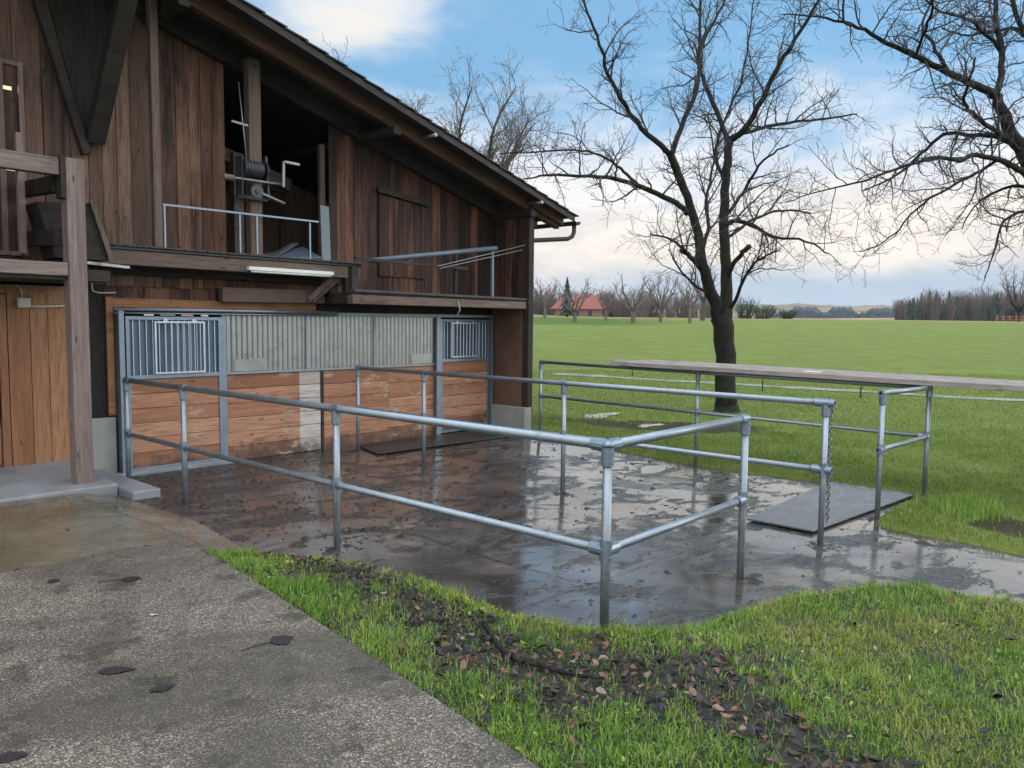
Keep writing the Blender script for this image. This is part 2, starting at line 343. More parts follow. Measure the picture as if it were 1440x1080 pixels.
# ------------------------------------------------------------------ mesh builders
def tag(o, label=None, cat=None, group=None, kind=None):
    if label: o['label'] = label
    if cat: o['category'] = cat
    if group: o['group'] = group
    if kind: o['kind'] = kind
    return o
def empty(name, loc, label, cat, group=None, kind=None):
    o = bpy.data.objects.new(name, None); o.location = loc; o.empty_display_size = .1; COL.objects.link(o)
    return tag(o, label, cat, group, kind)
def origin(p):
    v = Vector((0, 0, 0))
    while p is not None: v += p.location; p = p.parent
    return v
class MB:
    def __init__(s): s.v = []; s.f = []; s.sm = []
    def add(s, vs, fs, smooth=False):
        k = len(s.v); s.v += [tuple(v) for v in vs]; s.f += [tuple(i+k for i in f) for f in fs]; s.sm += [smooth]*len(fs); return s
    def box(s, x0, x1, y0, y1, z0, z1):
        vs = [(x, y, z) for x in (x0, x1) for y in (y0, y1) for z in (z0, z1)]
        return s.add(vs, [(0, 1, 3, 2), (4, 6, 7, 5), (0, 4, 5, 1), (2, 3, 7, 6), (0, 2, 6, 4), (1, 5, 7, 3)])
    def bar(s, a, b, w, h, up=(0, 0, 1)):
        a, b = Vector(a), Vector(b); t = (b-a).normalized(); u = Vector(up); r = t.cross(u)
        if r.length < 1e-4: r = t.cross(Vector((0, 1, 0)))
        r.normalize(); u = r.cross(t)
        vs = [p+r*(i*w/2)+u*(j*h/2) for p in (a, b) for i in (-1, 1) for j in (-1, 1)]
        return s.add(vs, [(0, 1, 3, 2), (4, 6, 7, 5), (0, 4, 5, 1), (2, 3, 7, 6), (0, 2, 6, 4), (1, 5, 7, 3)])
    def quadprism(s, pts, off):
        off = Vector(off); n = len(pts); vs = [Vector(p) for p in pts]+[Vector(p)+off for p in pts]
        fs = [tuple(range(n))[::-1], tuple(range(n, 2*n))]+[(i, (i+1) % n, n+(i+1) % n, n+i) for i in range(n)]
        return s.add(vs, fs)
    def tube(s, pts, rad, n=10, caps=True, smooth=True):
        pts = [Vector(p) for p in pts]
        if not hasattr(rad, '__len__'): rad = [rad]*len(pts)
        vs = []; prev = None
        for i, p in enumerate(pts):
            t = (pts[min(i+1, len(pts)-1)]-pts[max(i-1, 0)])
            if t.length < 1e-7: t = Vector((0, 0, 1))
            t.normalize()
            if prev is None:
                prev = t.orthogonal().normalized()
            r = prev-t*prev.dot(t)
            if r.length < 1e-5: r = t.orthogonal()
            r.normalize(); prev = r; q = t.cross(r)
            for k in range(n):
                a = 2*math.pi*k/n; vs.append(p+(r*math.cos(a)+q*math.sin(a))*rad[i])
        fs = [(i*n+k, i*n+(k+1) % n, (i+1)*n+(k+1) % n, (i+1)*n+k) for i in range(len(pts)-1) for k in range(n)]
        s.add(vs, fs, smooth)
        if caps: s.f += [tuple(len(s.v)-len(vs)+k for k in range(n))[::-1], tuple(len(s.v)-n+k for k in range(n))]; s.sm += [False, False]
        return s
    def ring(s, c, axis, r0, r1, w, n=14):        # flat washer / hollow sleeve
        c = Vector(c); t = Vector(axis).normalized(); r = t.orthogonal().normalized(); q = t.cross(r); vs = []
        for (rr, o) in ((r0, -w/2), (r1, -w/2), (r1, w/2), (r0, w/2)):
            for k in range(n):
                a = 2*math.pi*k/n; vs.append(c+t*o+(r*math.cos(a)+q*math.sin(a))*rr)
        fs = [(j*n+k, j*n+(k+1) % n, ((j+1) % 4)*n+(k+1) % n, ((j+1) % 4)*n+k) for j in range(4) for k in range(n)]
        return s.add(vs, fs)
    def build(s, name, mat, parent=None, bevel=0., **k):
        o0 = origin(parent)
        me = bpy.data.meshes.new(name); me.from_pydata([(v[0]-o0.x, v[1]-o0.y, v[2]-o0.z) for v in s.v], [], s.f); me.update()
        me.polygons.foreach_set('use_smooth', s.sm); me.materials.append(mat if not isinstance(mat, str) else M[mat])
        import bmesh as _b
        if len(s.f) < 60000:
            bm = _b.new(); bm.from_mesh(me); _b.ops.recalc_face_normals(bm, faces=bm.faces); bm.to_mesh(me); bm.free()
        o = bpy.data.objects.new(name, me); COL.objects.link(o)
        if parent: o.parent = parent
        if bevel: b = o.modifiers.new('bevel', 'BEVEL'); b.width = bevel; b.segments = 2; b.limit_method = 'ANGLE'
        return tag(o, **k)
def npmesh(name, verts, faces, mat, parent=None, smooth=False, **k):
    me = bpy.data.meshes.new(name); n = len(verts); f = np.asarray(faces, dtype=np.int32); c = f.shape[1]
    me.vertices.add(n); me.vertices.foreach_set('co', np.asarray(verts, dtype=np.float32).ravel())
    me.loops.add(f.size); me.loops.foreach_set('vertex_index', f.ravel())
    me.polygons.add(len(f)); me.polygons.foreach_set('loop_start', np.arange(0, f.size, c, dtype=np.int32))
    if smooth: me.polygons.foreach_set('use_smooth', np.ones(len(f), dtype=bool))
    me.update(calc_edges=True); me.validate(); me.materials.append(M[mat])
    o = bpy.data.objects.new(name, me); COL.objects.link(o)
    if parent: o.parent = parent
    return tag(o, **k)
def copy_tree(o, parent=None):
    c = o.copy(); COL.objects.link(c)
    if parent: c.parent = parent
    for ch in [x for x in bpy.data.objects if x.parent == o]: copy_tree(ch, c)
    return c
# ------------------------------------------------------------------ world
def world():
    w = bpy.data.worlds.new('World'); scn.world = w; w.use_nodes = True
    g = G('', world=w)
    out = g.n('ShaderNodeOutputWorld'); bg = g.n('ShaderNodeBackground'); g.nt.links.new(bg.outputs[0], out.inputs[0])
    sky = g.n('ShaderNodeTexSky', sky_type='NISHITA', sun_disc=False, sun_elevation=SUN_EL, sun_rotation=SUN_ROT, altitude=450, air_density=1., dust_density=.6, ozone_density=1.6)
    d = g.n('ShaderNodeTexCoord').outputs['Generated']; d = g.vm('NORMALIZE', d); s = g.sep(d); z = s[2]
    fwd = g.vm('DOT_PRODUCT', d, (CYAW, SYAW, 0.)); rgt = g.vm('DOT_PRODUCT', d, (SYAW, -CYAW, 0.))
    el = g.math('ARCSINE', z)                                           # radians above the horizon
    az = g.math('ARCTAN2', rgt, fwd)                                    # azimuth, right of the road
    v = g.n('ShaderNodeCombineXYZ'); g.put(v.inputs[0], az); g.put(v.inputs[1], g.math('MULTIPLY', el, 3.2)); g.put(v.inputs[2], .3)
    cv = v.outputs[0]
    n1 = g.noise(cv, 3.2, 7, .58, .5); n2 = g.noise(cv, 8., 6, .6, .3); n3 = g.noise(g.vm('ADD', cv, (3.1, 1.7, 5.)), 2.1, 6, .55, .4)
    base = g.vm('MULTIPLY', sky.outputs[0], (.75, 1.0, 1.15))
    blue = g.mix(.66, base, (2.8, 5.8, 9.0))
    # cloud layer: dense low down, breaking up above about 15 degrees
    lo = g.mr(g.math('SUBTRACT', el, g.math('MULTIPLY', g.math('SUBTRACT', n1, .5), .36)), .19, .31, 1., 0.)
    blob = g.math('ADD', g.math('POWER', g.math('DIVIDE', g.math('ADD', az, .205), .115), 2.), g.math('POWER', g.math('DIVIDE', g.math('SUBTRACT', el, .372), .062), 2.))
    blob = g.math('MULTIPLY', g.mr(g.math('ADD', blob, g.math('MULTIPLY', g.math('SUBTRACT', n2, .5), 2.2)), .0, 1.5, 1., 0.), .95)
    wisp = g.math('MULTIPLY', g.mr(n3, .5, .72), .55)
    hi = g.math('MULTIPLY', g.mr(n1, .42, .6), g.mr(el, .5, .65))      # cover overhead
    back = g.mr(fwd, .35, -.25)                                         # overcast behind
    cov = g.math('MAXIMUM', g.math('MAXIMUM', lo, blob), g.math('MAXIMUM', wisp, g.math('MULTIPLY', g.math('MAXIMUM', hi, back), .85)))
    grey = g.mix(g.mr(n2, .35, .65), (6.3, 7.1, 8.4), (9.3, 9.4, 9.5))
    cream = g.mix(g.mr(g.math('ADD', g.math('MULTIPLY', n3, .5), g.math('MULTIPLY', n2, .5)), .40, .60), (7.9, 7.4, 7.0), (10.2, 9.4, 8.3))
    warm = g.math('MULTIPLY', g.mr(el, .02, .07), g.mr(g.math('ADD', el, g.math('MULTIPLY', g.math('SUBTRACT', n1, .5), .12)), .10, .22, 1., 0.))
    ccol = g.mix(warm, grey, cream)
    ccol = g.mix(g.math('MULTIPLY', blob, .9), ccol, (9.4, 8.8, 8.0))
    # cool band near the horizon
    hz = g.math('MULTIPLY', g.mr(g.math('ADD', el, g.math('MULTIPLY', g.math('SUBTRACT', n2, .5), .03)), .045, .085, 1., 0.), g.mr(az, -.02, .25, .25, 1.))
    ccol = g.mix(g.math('MULTIPLY', hz, .85), ccol, (4.1, 5.3, 6.7))
    ccol = g.mix(g.math('MULTIPLY', g.mr(el, .10, .30), g.mr(n3, .45, .65)), ccol, (6.6, 7.5, 8.9))
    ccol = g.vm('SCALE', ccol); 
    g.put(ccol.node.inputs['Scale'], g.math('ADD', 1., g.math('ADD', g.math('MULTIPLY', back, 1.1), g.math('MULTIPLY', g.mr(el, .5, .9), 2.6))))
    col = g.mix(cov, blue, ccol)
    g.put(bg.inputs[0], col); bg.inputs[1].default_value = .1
SUN_AZ = YAW-math.radians(78)            # direction to the sun on the ground plane, from +X
SUN_EL = math.radians(16)
SUN_ROT = math.pi/2-SUN_AZ
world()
sl = bpy.data.lights.new('sun', 'SUN'); sl.energy = 1.0; sl.angle = math.radians(24); sl.color = (1, .91, .78)
so = bpy.data.objects.new('sun', sl); COL.objects.link(so)
sdv = Vector((math.cos(SUN_AZ)*math.cos(SUN_EL), math.sin(SUN_AZ)*math.cos(SUN_EL), math.sin(SUN_EL)))
so.rotation_euler = sdv.to_track_quat('Z', 'Y').to_euler()
scn.view_settings.view_transform = 'Standard'; scn.view_settings.look = 'None'; scn.view_settings.gamma = 1; scn.view_settings.exposure = .12
scn.render.engine = 'CYCLES'; scn.cycles.use_denoising = True; scn.cycles.max_bounces = 8; scn.cycles.transparent_max_bounces = 8
# ------------------------------------------------------------------ ground
def field():
    az = sorted(set([math.radians(a) for a in np.arange(-180, 180.01, 6)]+[YAW+math.radians(a) for a in np.arange(-48, 48.01, .5)]))
    az = [a for a in az if -math.pi <= a <= math.pi]
    rs = [0.6]
    while rs[-1] < 4000: rs.append(rs[-1]*1.0+max(.11, rs[-1]*(.012 if rs[-1] < 22 else .06)))
    na = len(az); vs = []
    for r in rs:
        for a in az:
            x, y = r*math.cos(a), r*math.sin(a); vs.append((x, y, zfield(x, y)))
    fs = [(i*na+j, i*na+j+1, (i+1)*na+j+1, (i+1)*na+j) for i in range(len(rs)-1) for j in range(na-1)]
    npmesh('field', vs, [f[::-1] for f in fs], 'field', smooth=True, kind='structure')
field()
def clip_sheet(name, poly, res, zf, mat, skirt=.0, kind='structure', box=None):
    import bmesh
    xs = [p[0] for p in poly]; ys = [p[1] for p in poly]
    bm = bmesh.new(); nx = int((max(xs)-min(xs))/res)+2; ny = int((max(ys)-min(ys))/res)+2
    bmesh.ops.create_grid(bm, x_segments=nx, y_segments=ny, size=.5)
    for v in bm.verts: v.co = ((min(xs)+max(xs))/2+v.co.x*(max(xs)-min(xs)+.02), (min(ys)+max(ys))/2+v.co.y*(max(ys)-min(ys)+.02), 0)
    n = len(poly); ar = sum(poly[i][0]*poly[(i+1) % n][1]-poly[(i+1) % n][0]*poly[i][1] for i in range(n))
    for i in range(n):
        a, b = poly[i], poly[(i+1) % n]; nx_, ny_ = (b[1]-a[1], a[0]-b[0])
        if ar < 0: nx_, ny_ = -nx_, -ny_
        bmesh.ops.bisect_plane(bm, geom=bm.verts[:]+bm.edges[:]+bm.faces[:], plane_co=(a[0], a[1], 0), plane_no=(nx_, ny_, 0), clear_outer=True)
    if skirt:
        be = [e for e in bm.edges if e.is_boundary]; r = bmesh.ops.extrude_edge_only(bm, edges=be)
        low = set(v for v in r['geom'] if isinstance(v, bmesh.types.BMVert))
    else: low = set()
    for v in bm.verts: v.co.z = zf(v.co.x, v.co.y)-(skirt if v in low else 0)
    bmesh.ops.recalc_face_normals(bm, faces=bm.faces)
    me = bpy.data.meshes.new(name); bm.to_mesh(me); bm.free(); me.materials.append(M[mat])
    if not skirt: me.polygons.foreach_set('use_smooth', [True]*len(me.polygons))
    o = bpy.data.objects.new(name, me); COL.objects.link(o); return tag(o, kind=kind)
def yz(x, y): return gyard(x, y)+.012*wob(x*1.7, y*1.7)*(1 if y < 9.8 else .2)
def yard():
    res = .15; xs = np.arange(-6, 11.51, res); ys = np.arange(-12, 10.61, res); vs = []; fs = []; idx = {}
    def vid(i, j):
        if (i, j) not in idx:
            idx[i, j] = len(vs); vs.append((xs[i], ys[j], yz(xs[i], ys[j])))
        return idx[i, j]
    for i in range(len(xs)-1):
        for j in range(len(ys)-1):
            if sdyard(xs[i]+res/2, ys[j]+res/2) < .25: fs.append((vid(i, j), vid(i+1, j), vid(i+1, j+1), vid(i, j+1)))
    npmesh('yard', vs, fs, 'yard', smooth=True, kind='structure')
yard()
SLAB = [(-9, 6.13), (2.80, 6.10), (2.89, 5.97), (2.62, 4.2), (2.23, 1.84), (1.52, -2.4), (-9, -2.4)]
clip_sheet('pavement', SLAB, .4, lambda x, y: zfore(x, y)+.018, 'slab', skirt=.2)
def smz(x, y):
    z = zfore(x, y)+.004; t = sm((x-2.72-.28*sm((y-5.4)/2))/.64); return z*(1-t)+(gyard(x, y)-.022)*t+.006*wob(x*2, y*2)
clip_sheet('apron', [(-9, 6.0), (-9, 9.2), (3.3, 9.2), (3.62, 8.75), (3.80, 8.0), (3.75, 6.3), (3.40, 5.44)], .12, smz, 'smooth')
BANK = [(2.82, 6.02), (3.30, 5.55), (3.56, 4.95), (3.72, 4.1), (3.76, 3.1), (3.82, 2.66), (4.08, 2.36), (4.5, 2.30), (5.1, 2.16), (5.55, 1.98), (6.1, 1.50), (6.08, .8), (5.8, -1), (5.7, -8)]
def seg_d(px, py, a, b):
    dx, dy = b[0]-a[0], b[1]-a[1]; t = ((px-a[0])*dx+(py-a[1])*dy)/(dx*dx+dy*dy); t = min(1, max(0, t)); return math.hypot(px-a[0]-t*dx, py-a[1]-t*dy)
BPOLY = BANK+[(1.2, -8), (1.5, -2.4), (2.23, 1.84), (2.62, 4.2), (2.86, 5.9)]
def inpoly(x, y, P):
    c = False; n = len(P)
    for i in range(n):
        (x1, y1), (x2, y2) = P[i], P[(i+1) % n]
        if (y1 > y) != (y2 > y) and x < (x2-x1)*(y-y1)/(y2-y1)+x1: c = not c
    return c
def bank_d(x, y):
    d = min(seg_d(x, y, BANK[i], BANK[i+1]) for i in range(len(BANK)-1))
    return d if inpoly(x, y, BPOLY) else -d
def zbank(x, y):
    d = bank_d(x, y)+.05*wob(x*3.1, y*3.1)+.025*wob(x*9, y*9)
    h = sm((d+.07)/.44); top = zfore(x, y)+.01+.025*wob(x*2.2+1, y*2.2)
    if y > 2.2 and d > 0: top += 0
    return (yz(x, y)-.07)*(1-h)+top*h
def bank():
    res = .07; xs = np.arange(1.1, 6.6, res); ys = np.arange(-6, 6.3, res); vs = []; fs = []; idx = {}
    inn = {}
    def ok(i, j):
        x, y = xs[i], ys[j]
        return bank_d(x, y) > -.3 and (inpoly(x, y, BPOLY) or True)
    def slabin(x, y): return inpoly(x, y, SLAB) and x < 2.9-.0-max(0, (5.97-y))*.17-.25
    def vid(i, j):
        if (i, j) not in idx: idx[i, j] = len(vs); vs.append((xs[i], ys[j], zbank(xs[i], ys[j])))
        return idx[i, j]
    for i in range(len(xs)-1):
        for j in range(len(ys)-1):
            x, y = xs[i]+res/2, ys[j]+res/2
            if bank_d(x, y) > -.2 and not slabin(x, y): fs.append((vid(i, j), vid(i+1, j), vid(i+1, j+1), vid(i, j+1)))
    npmesh('grass_bank', vs, fs, 'soil', smooth=True, kind='structure')
bank()
# pale track across the meadow and a puddle on the worn ground
def ribbon(name, pts, w, mat, dz):
    vs = []; fs = []
    N = 60; P = []
    for k in range(N+1):
        t = k/N*(len(pts)-1); i = min(int(t), len(pts)-2); f = t-i; P.append(Vector(pts[i]).lerp(Vector(pts[i+1]), f))
    for i, p in enumerate(P):
        t = (P[min(i+1, N)]-P[max(i-1, 0)]).normalized(); n = Vector((-t.y, t.x)); ww = w*(.5+.12*math.sin(i*1.7)+.08*math.sin(i*.6))
        for s_ in (-1, 0, 1):
            q = p+n*s_*ww; vs.append((q.x, q.y, zfield(q.x, q.y)+dz+(.0 if s_ else .01)))
    for i in range(N):
        for k in (0, 1): fs.append((i*3+k, i*3+k+1, i*3+k+4, i*3+k+3))
    return npmesh(name, vs, [f[::-1] for f in fs], mat, smooth=True, kind='structure')
ribbon('track', [(25.3, 20.), (26.2, 15.), (26.9, 10.), (27.6, 5.), (28.3, 0.), (29, -8)], .75, 'track', .02)
def blob(name, c, rx, ry, mat, dz, seed=0, kind='structure', zf=zfield):
    vs = [(c[0], c[1], 0)]; n = 40
    for k in range(n):
        a = 2*math.pi*k/n; r = 1+.3*math.sin(2*a+seed)+.22*math.sin(3*a+2*seed)+.12*math.sin(7*a+seed)
        vs.append((c[0]+rx*r*math.cos(a), c[1]+ry*r*math.sin(a), 0))
    z = max(zf(v[0], v[1]) for v in vs)+dz
    return npmesh(name, [(v[0], v[1], z) for v in vs], [(0, 1+k, 1+(k+1) % n) for k in range(n)], mat, kind=kind)
blob('puddle', (15.3, 10.7), .55, .35, 'puddle', -.005, 1.)
blob('puddle', (14.6, 8.9), .35, .2, 'puddle', -.005, 2.)
# ------------------------------------------------------------------ barn
SL = .2723
def roofz(x): return 5.90-SL*(x-5.17)            # top of the roof at the gable
barn = empty('barn', (3.9, 10.2, 0), 'weathered timber barn with open loft and horse stable front', 'barn')
def planks(name, x0, x1, zb, zt, y, mat, w=.2, th=.028, parent=barn, jit=.012, face='y', rag=.02, **k):
    mb = MB(); x = x0
    while x < x1-.02:
        ww = min(w*random.uniform(.75, 1.3), x1-x)
        if x1-x-ww < .06: ww = x1-x
        a, b = x+.003, x+ww-.003; jj = random.uniform(0, jit); tz = th
        t = lambda q: (zt(q) if callable(zt) else zt)
        z0 = (zb(x) if callable(zb) else zb)-random.uniform(0, rag)
        if face == 'y': pts = [(a, y-jj, z0), (b, y-jj, z0), (b, y-jj, t(b)), (a, y-jj, t(a))]; off = (0, tz, 0)
        else: pts = [(y-jj, a, z0), (y-jj, b, z0), (y-jj, b, t(b)), (y-jj, a, t(a))]; off = (tz, 0, 0)
        mb.quadprism(pts, off); x += ww
    return mb.build(name, mat, parent, bevel=.003, **k)
def hboards(name, x0, x1, z0, z1, y, mat, n, parent, th=.035, bevel=.004):
    mb = MB(); h = (z1-z0)/n
    for i in range(n): mb.box(x0, x1, y-random.uniform(0, .006), y+th, z0+i*h+.003, z0+(i+1)*h-.003)
    return mb.build(name, mat, parent, bevel=bevel)
WY = 10.2
under = lambda x: roofz(x)-.12
# gable boards; the part left of the winch opening is greyer
planks('gable_wall', -3, 3.75, 2.5, lambda x: min(under(x), 7.3), WY, 'board_grey', .26, rag=.03)
planks('gable_wall', 3.75, 4.6, 2.42, under, WY, 'board_grey', .21)
planks('gable_wall', 4.6, 5.52, 2.42, under, WY, 'board', .19)
planks('gable_wall', 7.22, 10.96, lambda x: 2.36 if x > 7.6 else 2.3, under, WY, 'board_black', .145)
planks('lower_boards', 3.72, 7.3, 2.24, 2.72, WY+.035, 'board', .3, rag=.0)
# near-black panel filling the V between the two braces
MB().quadprism([(3.72, WY-.03, 4.15), (3.84, WY-.03, 4.12), (4.22, WY-.03, 6.0), (3.2, WY-.03, 6.3)], (0, .02, 0)).build('brace_infill', 'board_dark', barn)
# structure behind: other walls so that the loft is dark
mb = MB(); mb.box(-3, 10.86, 21.9, 22, -.5, 4.6); mb.box(-3.1, -3, 10.3, 22, -.3, 7); mb.box(10.87, 10.93, 10.25, 21.9, -.5, 4.2)
mb.quadprism([(-3, 21.95, 4.6), (10.86, 21.95, 4.2), (10.86, 21.95, 4.3), (-1, 21.95, 7.4), (-3, 21.95, 7)], (0, .05, 0)).build('back_wall', 'board', barn)
MB().box(-3, 10.86, 10.3, 21.9, 2.66, 2.78).build('loft_floor', 'beam_y', barn)
planks('inner_boards', 4.6, 9.2, 2.79, lambda x: under(x)-.5, 12.6, 'board_grey', .3, rag=0)
MB().box(-3, 10.86, 10.62, 10.7, -.5, 2.64).build('inner_wall', 'board_dark', barn)
# things built into the loft, dim in the opening
mb = MB(); mb.bar((5.6, 11.6, 4.75), (7.4, 11.6, 4.25), .14, .2); mb.bar((5.2, 12.6, 4.4), (8, 12.6, 4.4), .16, .2); mb.bar((6.4, 11.5, 2.8), (6.4, 11.5, 4.6), .16, .16)
mb.build('loft_frame', 'beam_x', barn)
MB().bar((7.17, WY+.12, 2.8), (7.17, WY+.12, 4.7), .09, .07).build('jamb_post', 'beam_z', barn, bevel=.006)
# roof: covering, boarding, purlins, rafters
RX0, RX1, RY0, RY1 = -1.2, 12.0, 9.0, 22.6
def slope_slab(mb, x0, x1, y0, y1, dz0, dz1):
    mb.quadprism([(x0, y0, roofz(x0)+dz0), (x1, y0, roofz(x1)+dz0), (x1, y0, roofz(x1)+dz1), (x0, y0, roofz(x0)+dz1)], (0, y1-y0, 0)); return mb
mb = MB()
n = 42; dx = (RX1-RX0)/n
for i in range(n):                               # overlapping tile courses: their ends make the stepped verge
    xa = RX0+i*dx; xb = xa+dx*1.12
    mb.quadprism([(xa, RY0-random.uniform(0, .018), roofz(xa)-.03), (xb, RY0-random.uniform(0, .018), roofz(xb)-.006), (xb, RY0-.01, roofz(xb)+.012), (xa, RY0-.01, roofz(xa)-.012)], (0, RY1-RY0, 0))
rf = mb.build('roof', 'tile', barn)
mb = MB()
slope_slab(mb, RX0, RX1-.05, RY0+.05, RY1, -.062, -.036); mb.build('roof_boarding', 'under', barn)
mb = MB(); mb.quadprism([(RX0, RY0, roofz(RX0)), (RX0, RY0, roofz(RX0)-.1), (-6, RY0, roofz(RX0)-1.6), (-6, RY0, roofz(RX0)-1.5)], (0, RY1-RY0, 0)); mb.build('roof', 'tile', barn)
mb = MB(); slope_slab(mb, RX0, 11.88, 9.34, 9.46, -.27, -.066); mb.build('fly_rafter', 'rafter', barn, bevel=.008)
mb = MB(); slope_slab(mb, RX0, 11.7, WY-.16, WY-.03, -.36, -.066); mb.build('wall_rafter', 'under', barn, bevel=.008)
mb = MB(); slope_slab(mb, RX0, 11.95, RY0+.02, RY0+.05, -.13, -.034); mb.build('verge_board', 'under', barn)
for i in range(18):
    y = 9.0+.62*(i+1)
    if i > 2: continue
for x in (1.2, 4.5, 7.75, 10.95):
    z = roofz(x)-.28
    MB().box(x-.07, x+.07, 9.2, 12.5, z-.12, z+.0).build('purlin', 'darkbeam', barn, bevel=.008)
for x in (8.35, 10.95):
    z = roofz(x)-.16
    p = MB().tube([(x, 9.36, z), (x, 9.0, z)], .03, 8).build('rod_stub', 'iron_light', barn)
MB().quadprism([(-3, 7.6, 6.18), (4.0, 7.6, 6.18), (4.0, 8.96, 6.18), (-3, 8.96, 6.18)], (0, 0, .06)).build('shade_canopy', 'under', barn)  # canopy added out of view to shade the upper left of the gable
# corner post, wing wall, concrete base
MB().box(10.93, 11.07, 9.28, 9.42, -.02, 4.09).build('corner_post', 'darkbeam', barn, bevel=.008)
planks('wing_wall', 9.40, WY, 2.45, 4.0, 10.93, 'board_black', .17, face='x')
MB().box(10.915, 10.985, 9.42, WY+.1, 4.0, 4.22).build('wing_header', 'darkbeam', barn)
MB().box(10.915, 10.985, 9.43, WY+.1, .44, 2.44).build('wing_panel', 'chip', barn)
MB().box(10.84, 11.04, 9.27, WY+.1, -.5, .43).build('wing_plinth', 'plinth', barn, bevel=.01)
# old plinth and orange surround of the stable front
MB().box(2.6, 3.965, WY-.05, WY+.3, -.3, .76).build('wall_plinth', 'plinth', barn, bevel=.01)
MB().box(3.42, 3.9, WY+.02, WY+.1, .77, 2.5).build('wall_strip', 'board_dark', barn)
hboards('surround', 3.89, 3.975, .78, 2.27, WY-.03, 'orange', 1, barn); 
mb = MB(); mb.box(3.977, 6.95, WY-.028, WY+.03, 2.13, 2.255); mb.build('surround', 'orange', barn, bevel=.004)
MB().bar((5.35, WY-.12, 2.34), (7.0, WY-.12, 2.36), .12, .2).build('old_beam', 'beam_x', barn, bevel=.012)
MB().bar((3.7, WY-.07, 2.62), (7.4, WY-.07, 2.62), .1, .14).build('tie_beam', 'darkbeam', barn, bevel=.012)
MB().box(7.0, 10.9, WY-.02, WY+.04, 2.14, 2.36).build('head_board', 'darkbeam', barn)
# stable front -----------------------------------------------------
def bars(mb, x0, x1, z0, z1, y, n, r=.008):
    for i in range(n): x = x0+(x1-x0)*(i+.5)/n; mb.tube([(x, y, z0), (x, y, z1)], r, 6, False)
    return mb
def frame(mb, x0, x1, z0, z1, y0, y1, w):
    mb.box(x0, x0+w, y0, y1, z0, z1); mb.box(x1-w, x1, y0, y1, z0, z1); mb.box(x0+w, x1-w, y0+.001, y1-.001, z0, z0+w); mb.box(x0+w, x1-w, y0+.001, y1-.001, z1-w, z1); return mb
def stall_door(x0, x1, zb, zm, zt, hx0, hx1, hz0, y, lab):
    fr = frame(MB(), x0, x1, zb, zt, y-.05, y, .045); fr.box(x0+.045, x1-.045, y-.049, y-.001, zm, zm+.05)
    d = fr.build('stable_door', 'galv_d', barn, bevel=.003); d['label'] = lab
    hboards('door_plank', x0+.046, x1-.046, zb+.045, zm-.001, y-.034, 'stallwood', 6, d, .03)
    MB().box(x0+.046, x1-.046, y-.012, y-.004, zm+.052, zt-.046).build('back_sheet', 'slate_panel', d)
    bars(MB(), x0+.05, x1-.05, zm+.05, zt-.045, y-.03, 14).build('bars', 'bars', d)
    h = frame(MB(), hx0, hx1, hz0, zt-.06, y-.085, y-.062, .022); h.box(hx0+.12, hx0+.17, y-.08, y-.06, zt-.065, zt-.03); h.box(hx1-.17, hx1-.12, y-.08, y-.06, zt-.065, zt-.03)
    bars(h, hx0+.02, hx1-.02, hz0+.02, zt-.08, y-.073, 8, .007).build('feed_hatch', 'bars', d)
    return d
stall_door(4.075, 5.345, .05, 1.23, 2.03, 4.42, 5.09, 1.29, WY-.09, 'left sliding stable door with barred top')
stall_door(9.52, 10.78, .0, 1.28, 2.05, 9.75, 10.45, 1.36, WY-.03, 'narrow right stable door with barred top')
for (x0, x1, zb, zt, yy) in ((3.985, 4.05, .0, 2.10, WY-.16), (5.365, 5.435, .0, 2.08, WY-.10), (9.37, 9.43, -.1, 2.10, WY-.14), (9.45, 9.505, -.1, 2.08, WY-.10), (10.80, 10.88, -.2, 2.08, WY-.10)):
    MB().box(x0, x1, yy, WY+.05, zb-.15, zt).build('stall_post', 'galv_d', barn, bevel=.004)
MB().tube([(3.93, WY-.15, 2.115), (7.25, WY-.15, 2.125)], .026, 8).tube([(3.93, WY-.15, 2.068), (7.25, WY-.15, 2.078)], .012, 6).build('door_track', 'galv', barn)
MB().bar((7.0, WY-.1, 2.10), (10.88, WY-.1, 2.11), .05, .05).build('door_track', 'galv', barn)
mb = MB(); N = 480; vs = []
def wave(i): return (0, .012, .022, .024, .024, .024, .024, .024, .022, .012)[i % 10]
x0, x1 = 5.44, 9.365
for i in range(N+1):
    x = x0+(x1-x0)*i/N; yy = WY-.05-wave(i); vs += [(x, yy, 1.27), (x, yy, 2.07)]
mb.add(vs, [(2*i, 2*i+2, 2*i+3, 2*i+1) for i in range(N)])
sh = mb.build('corrugated_sheet', 'sheet', barn)
mb = MB(); mb.box(5.437, 9.365, WY-.085, WY-.03, 1.235, 1.268); mb.box(5.437, 9.365, WY-.085, WY-.03, 2.07, 2.09); mb.build('stall_rail', 'galv', barn)
MB().box(6.72, 6.75, WY-.1, WY-.05, 1.27, 2.07).build('sheet_joint', 'galv', barn); MB().box(8.0, 8.04, WY-.1, WY-.05, 1.27, 2.07).build('sheet_joint', 'galv', barn)
MB().box(5.56, 6.02, WY-.085, WY-.075, 1.275, 1.45).build('patch_plate', 'sheet', barn)
MB().box(8.82, 9.3, WY-.085, WY-.075, 1.275, 1.44).build('patch_plate', 'sheet', barn)
hboards('stall_boards', 5.437, 6.62, .0, 1.233, WY-.05, 'stallwood', 6, barn)
hboards('stall_boards', 6.623, 7.0, .0, 1.233, WY-.05, 'palewood', 6, barn)
hboards('stall_boards', 7.05, 8.35, -.05, 1.233, WY-.05, 'stallwood', 6, barn)
hboards('stall_boards', 8.353, 9.367, -.05, 1.233, WY-.05, 'stallwood', 5, barn)
MB().box(7.003, 7.047, WY-.07, WY, -.1, 1.233).build('stall_post', 'darkbeam', barn)
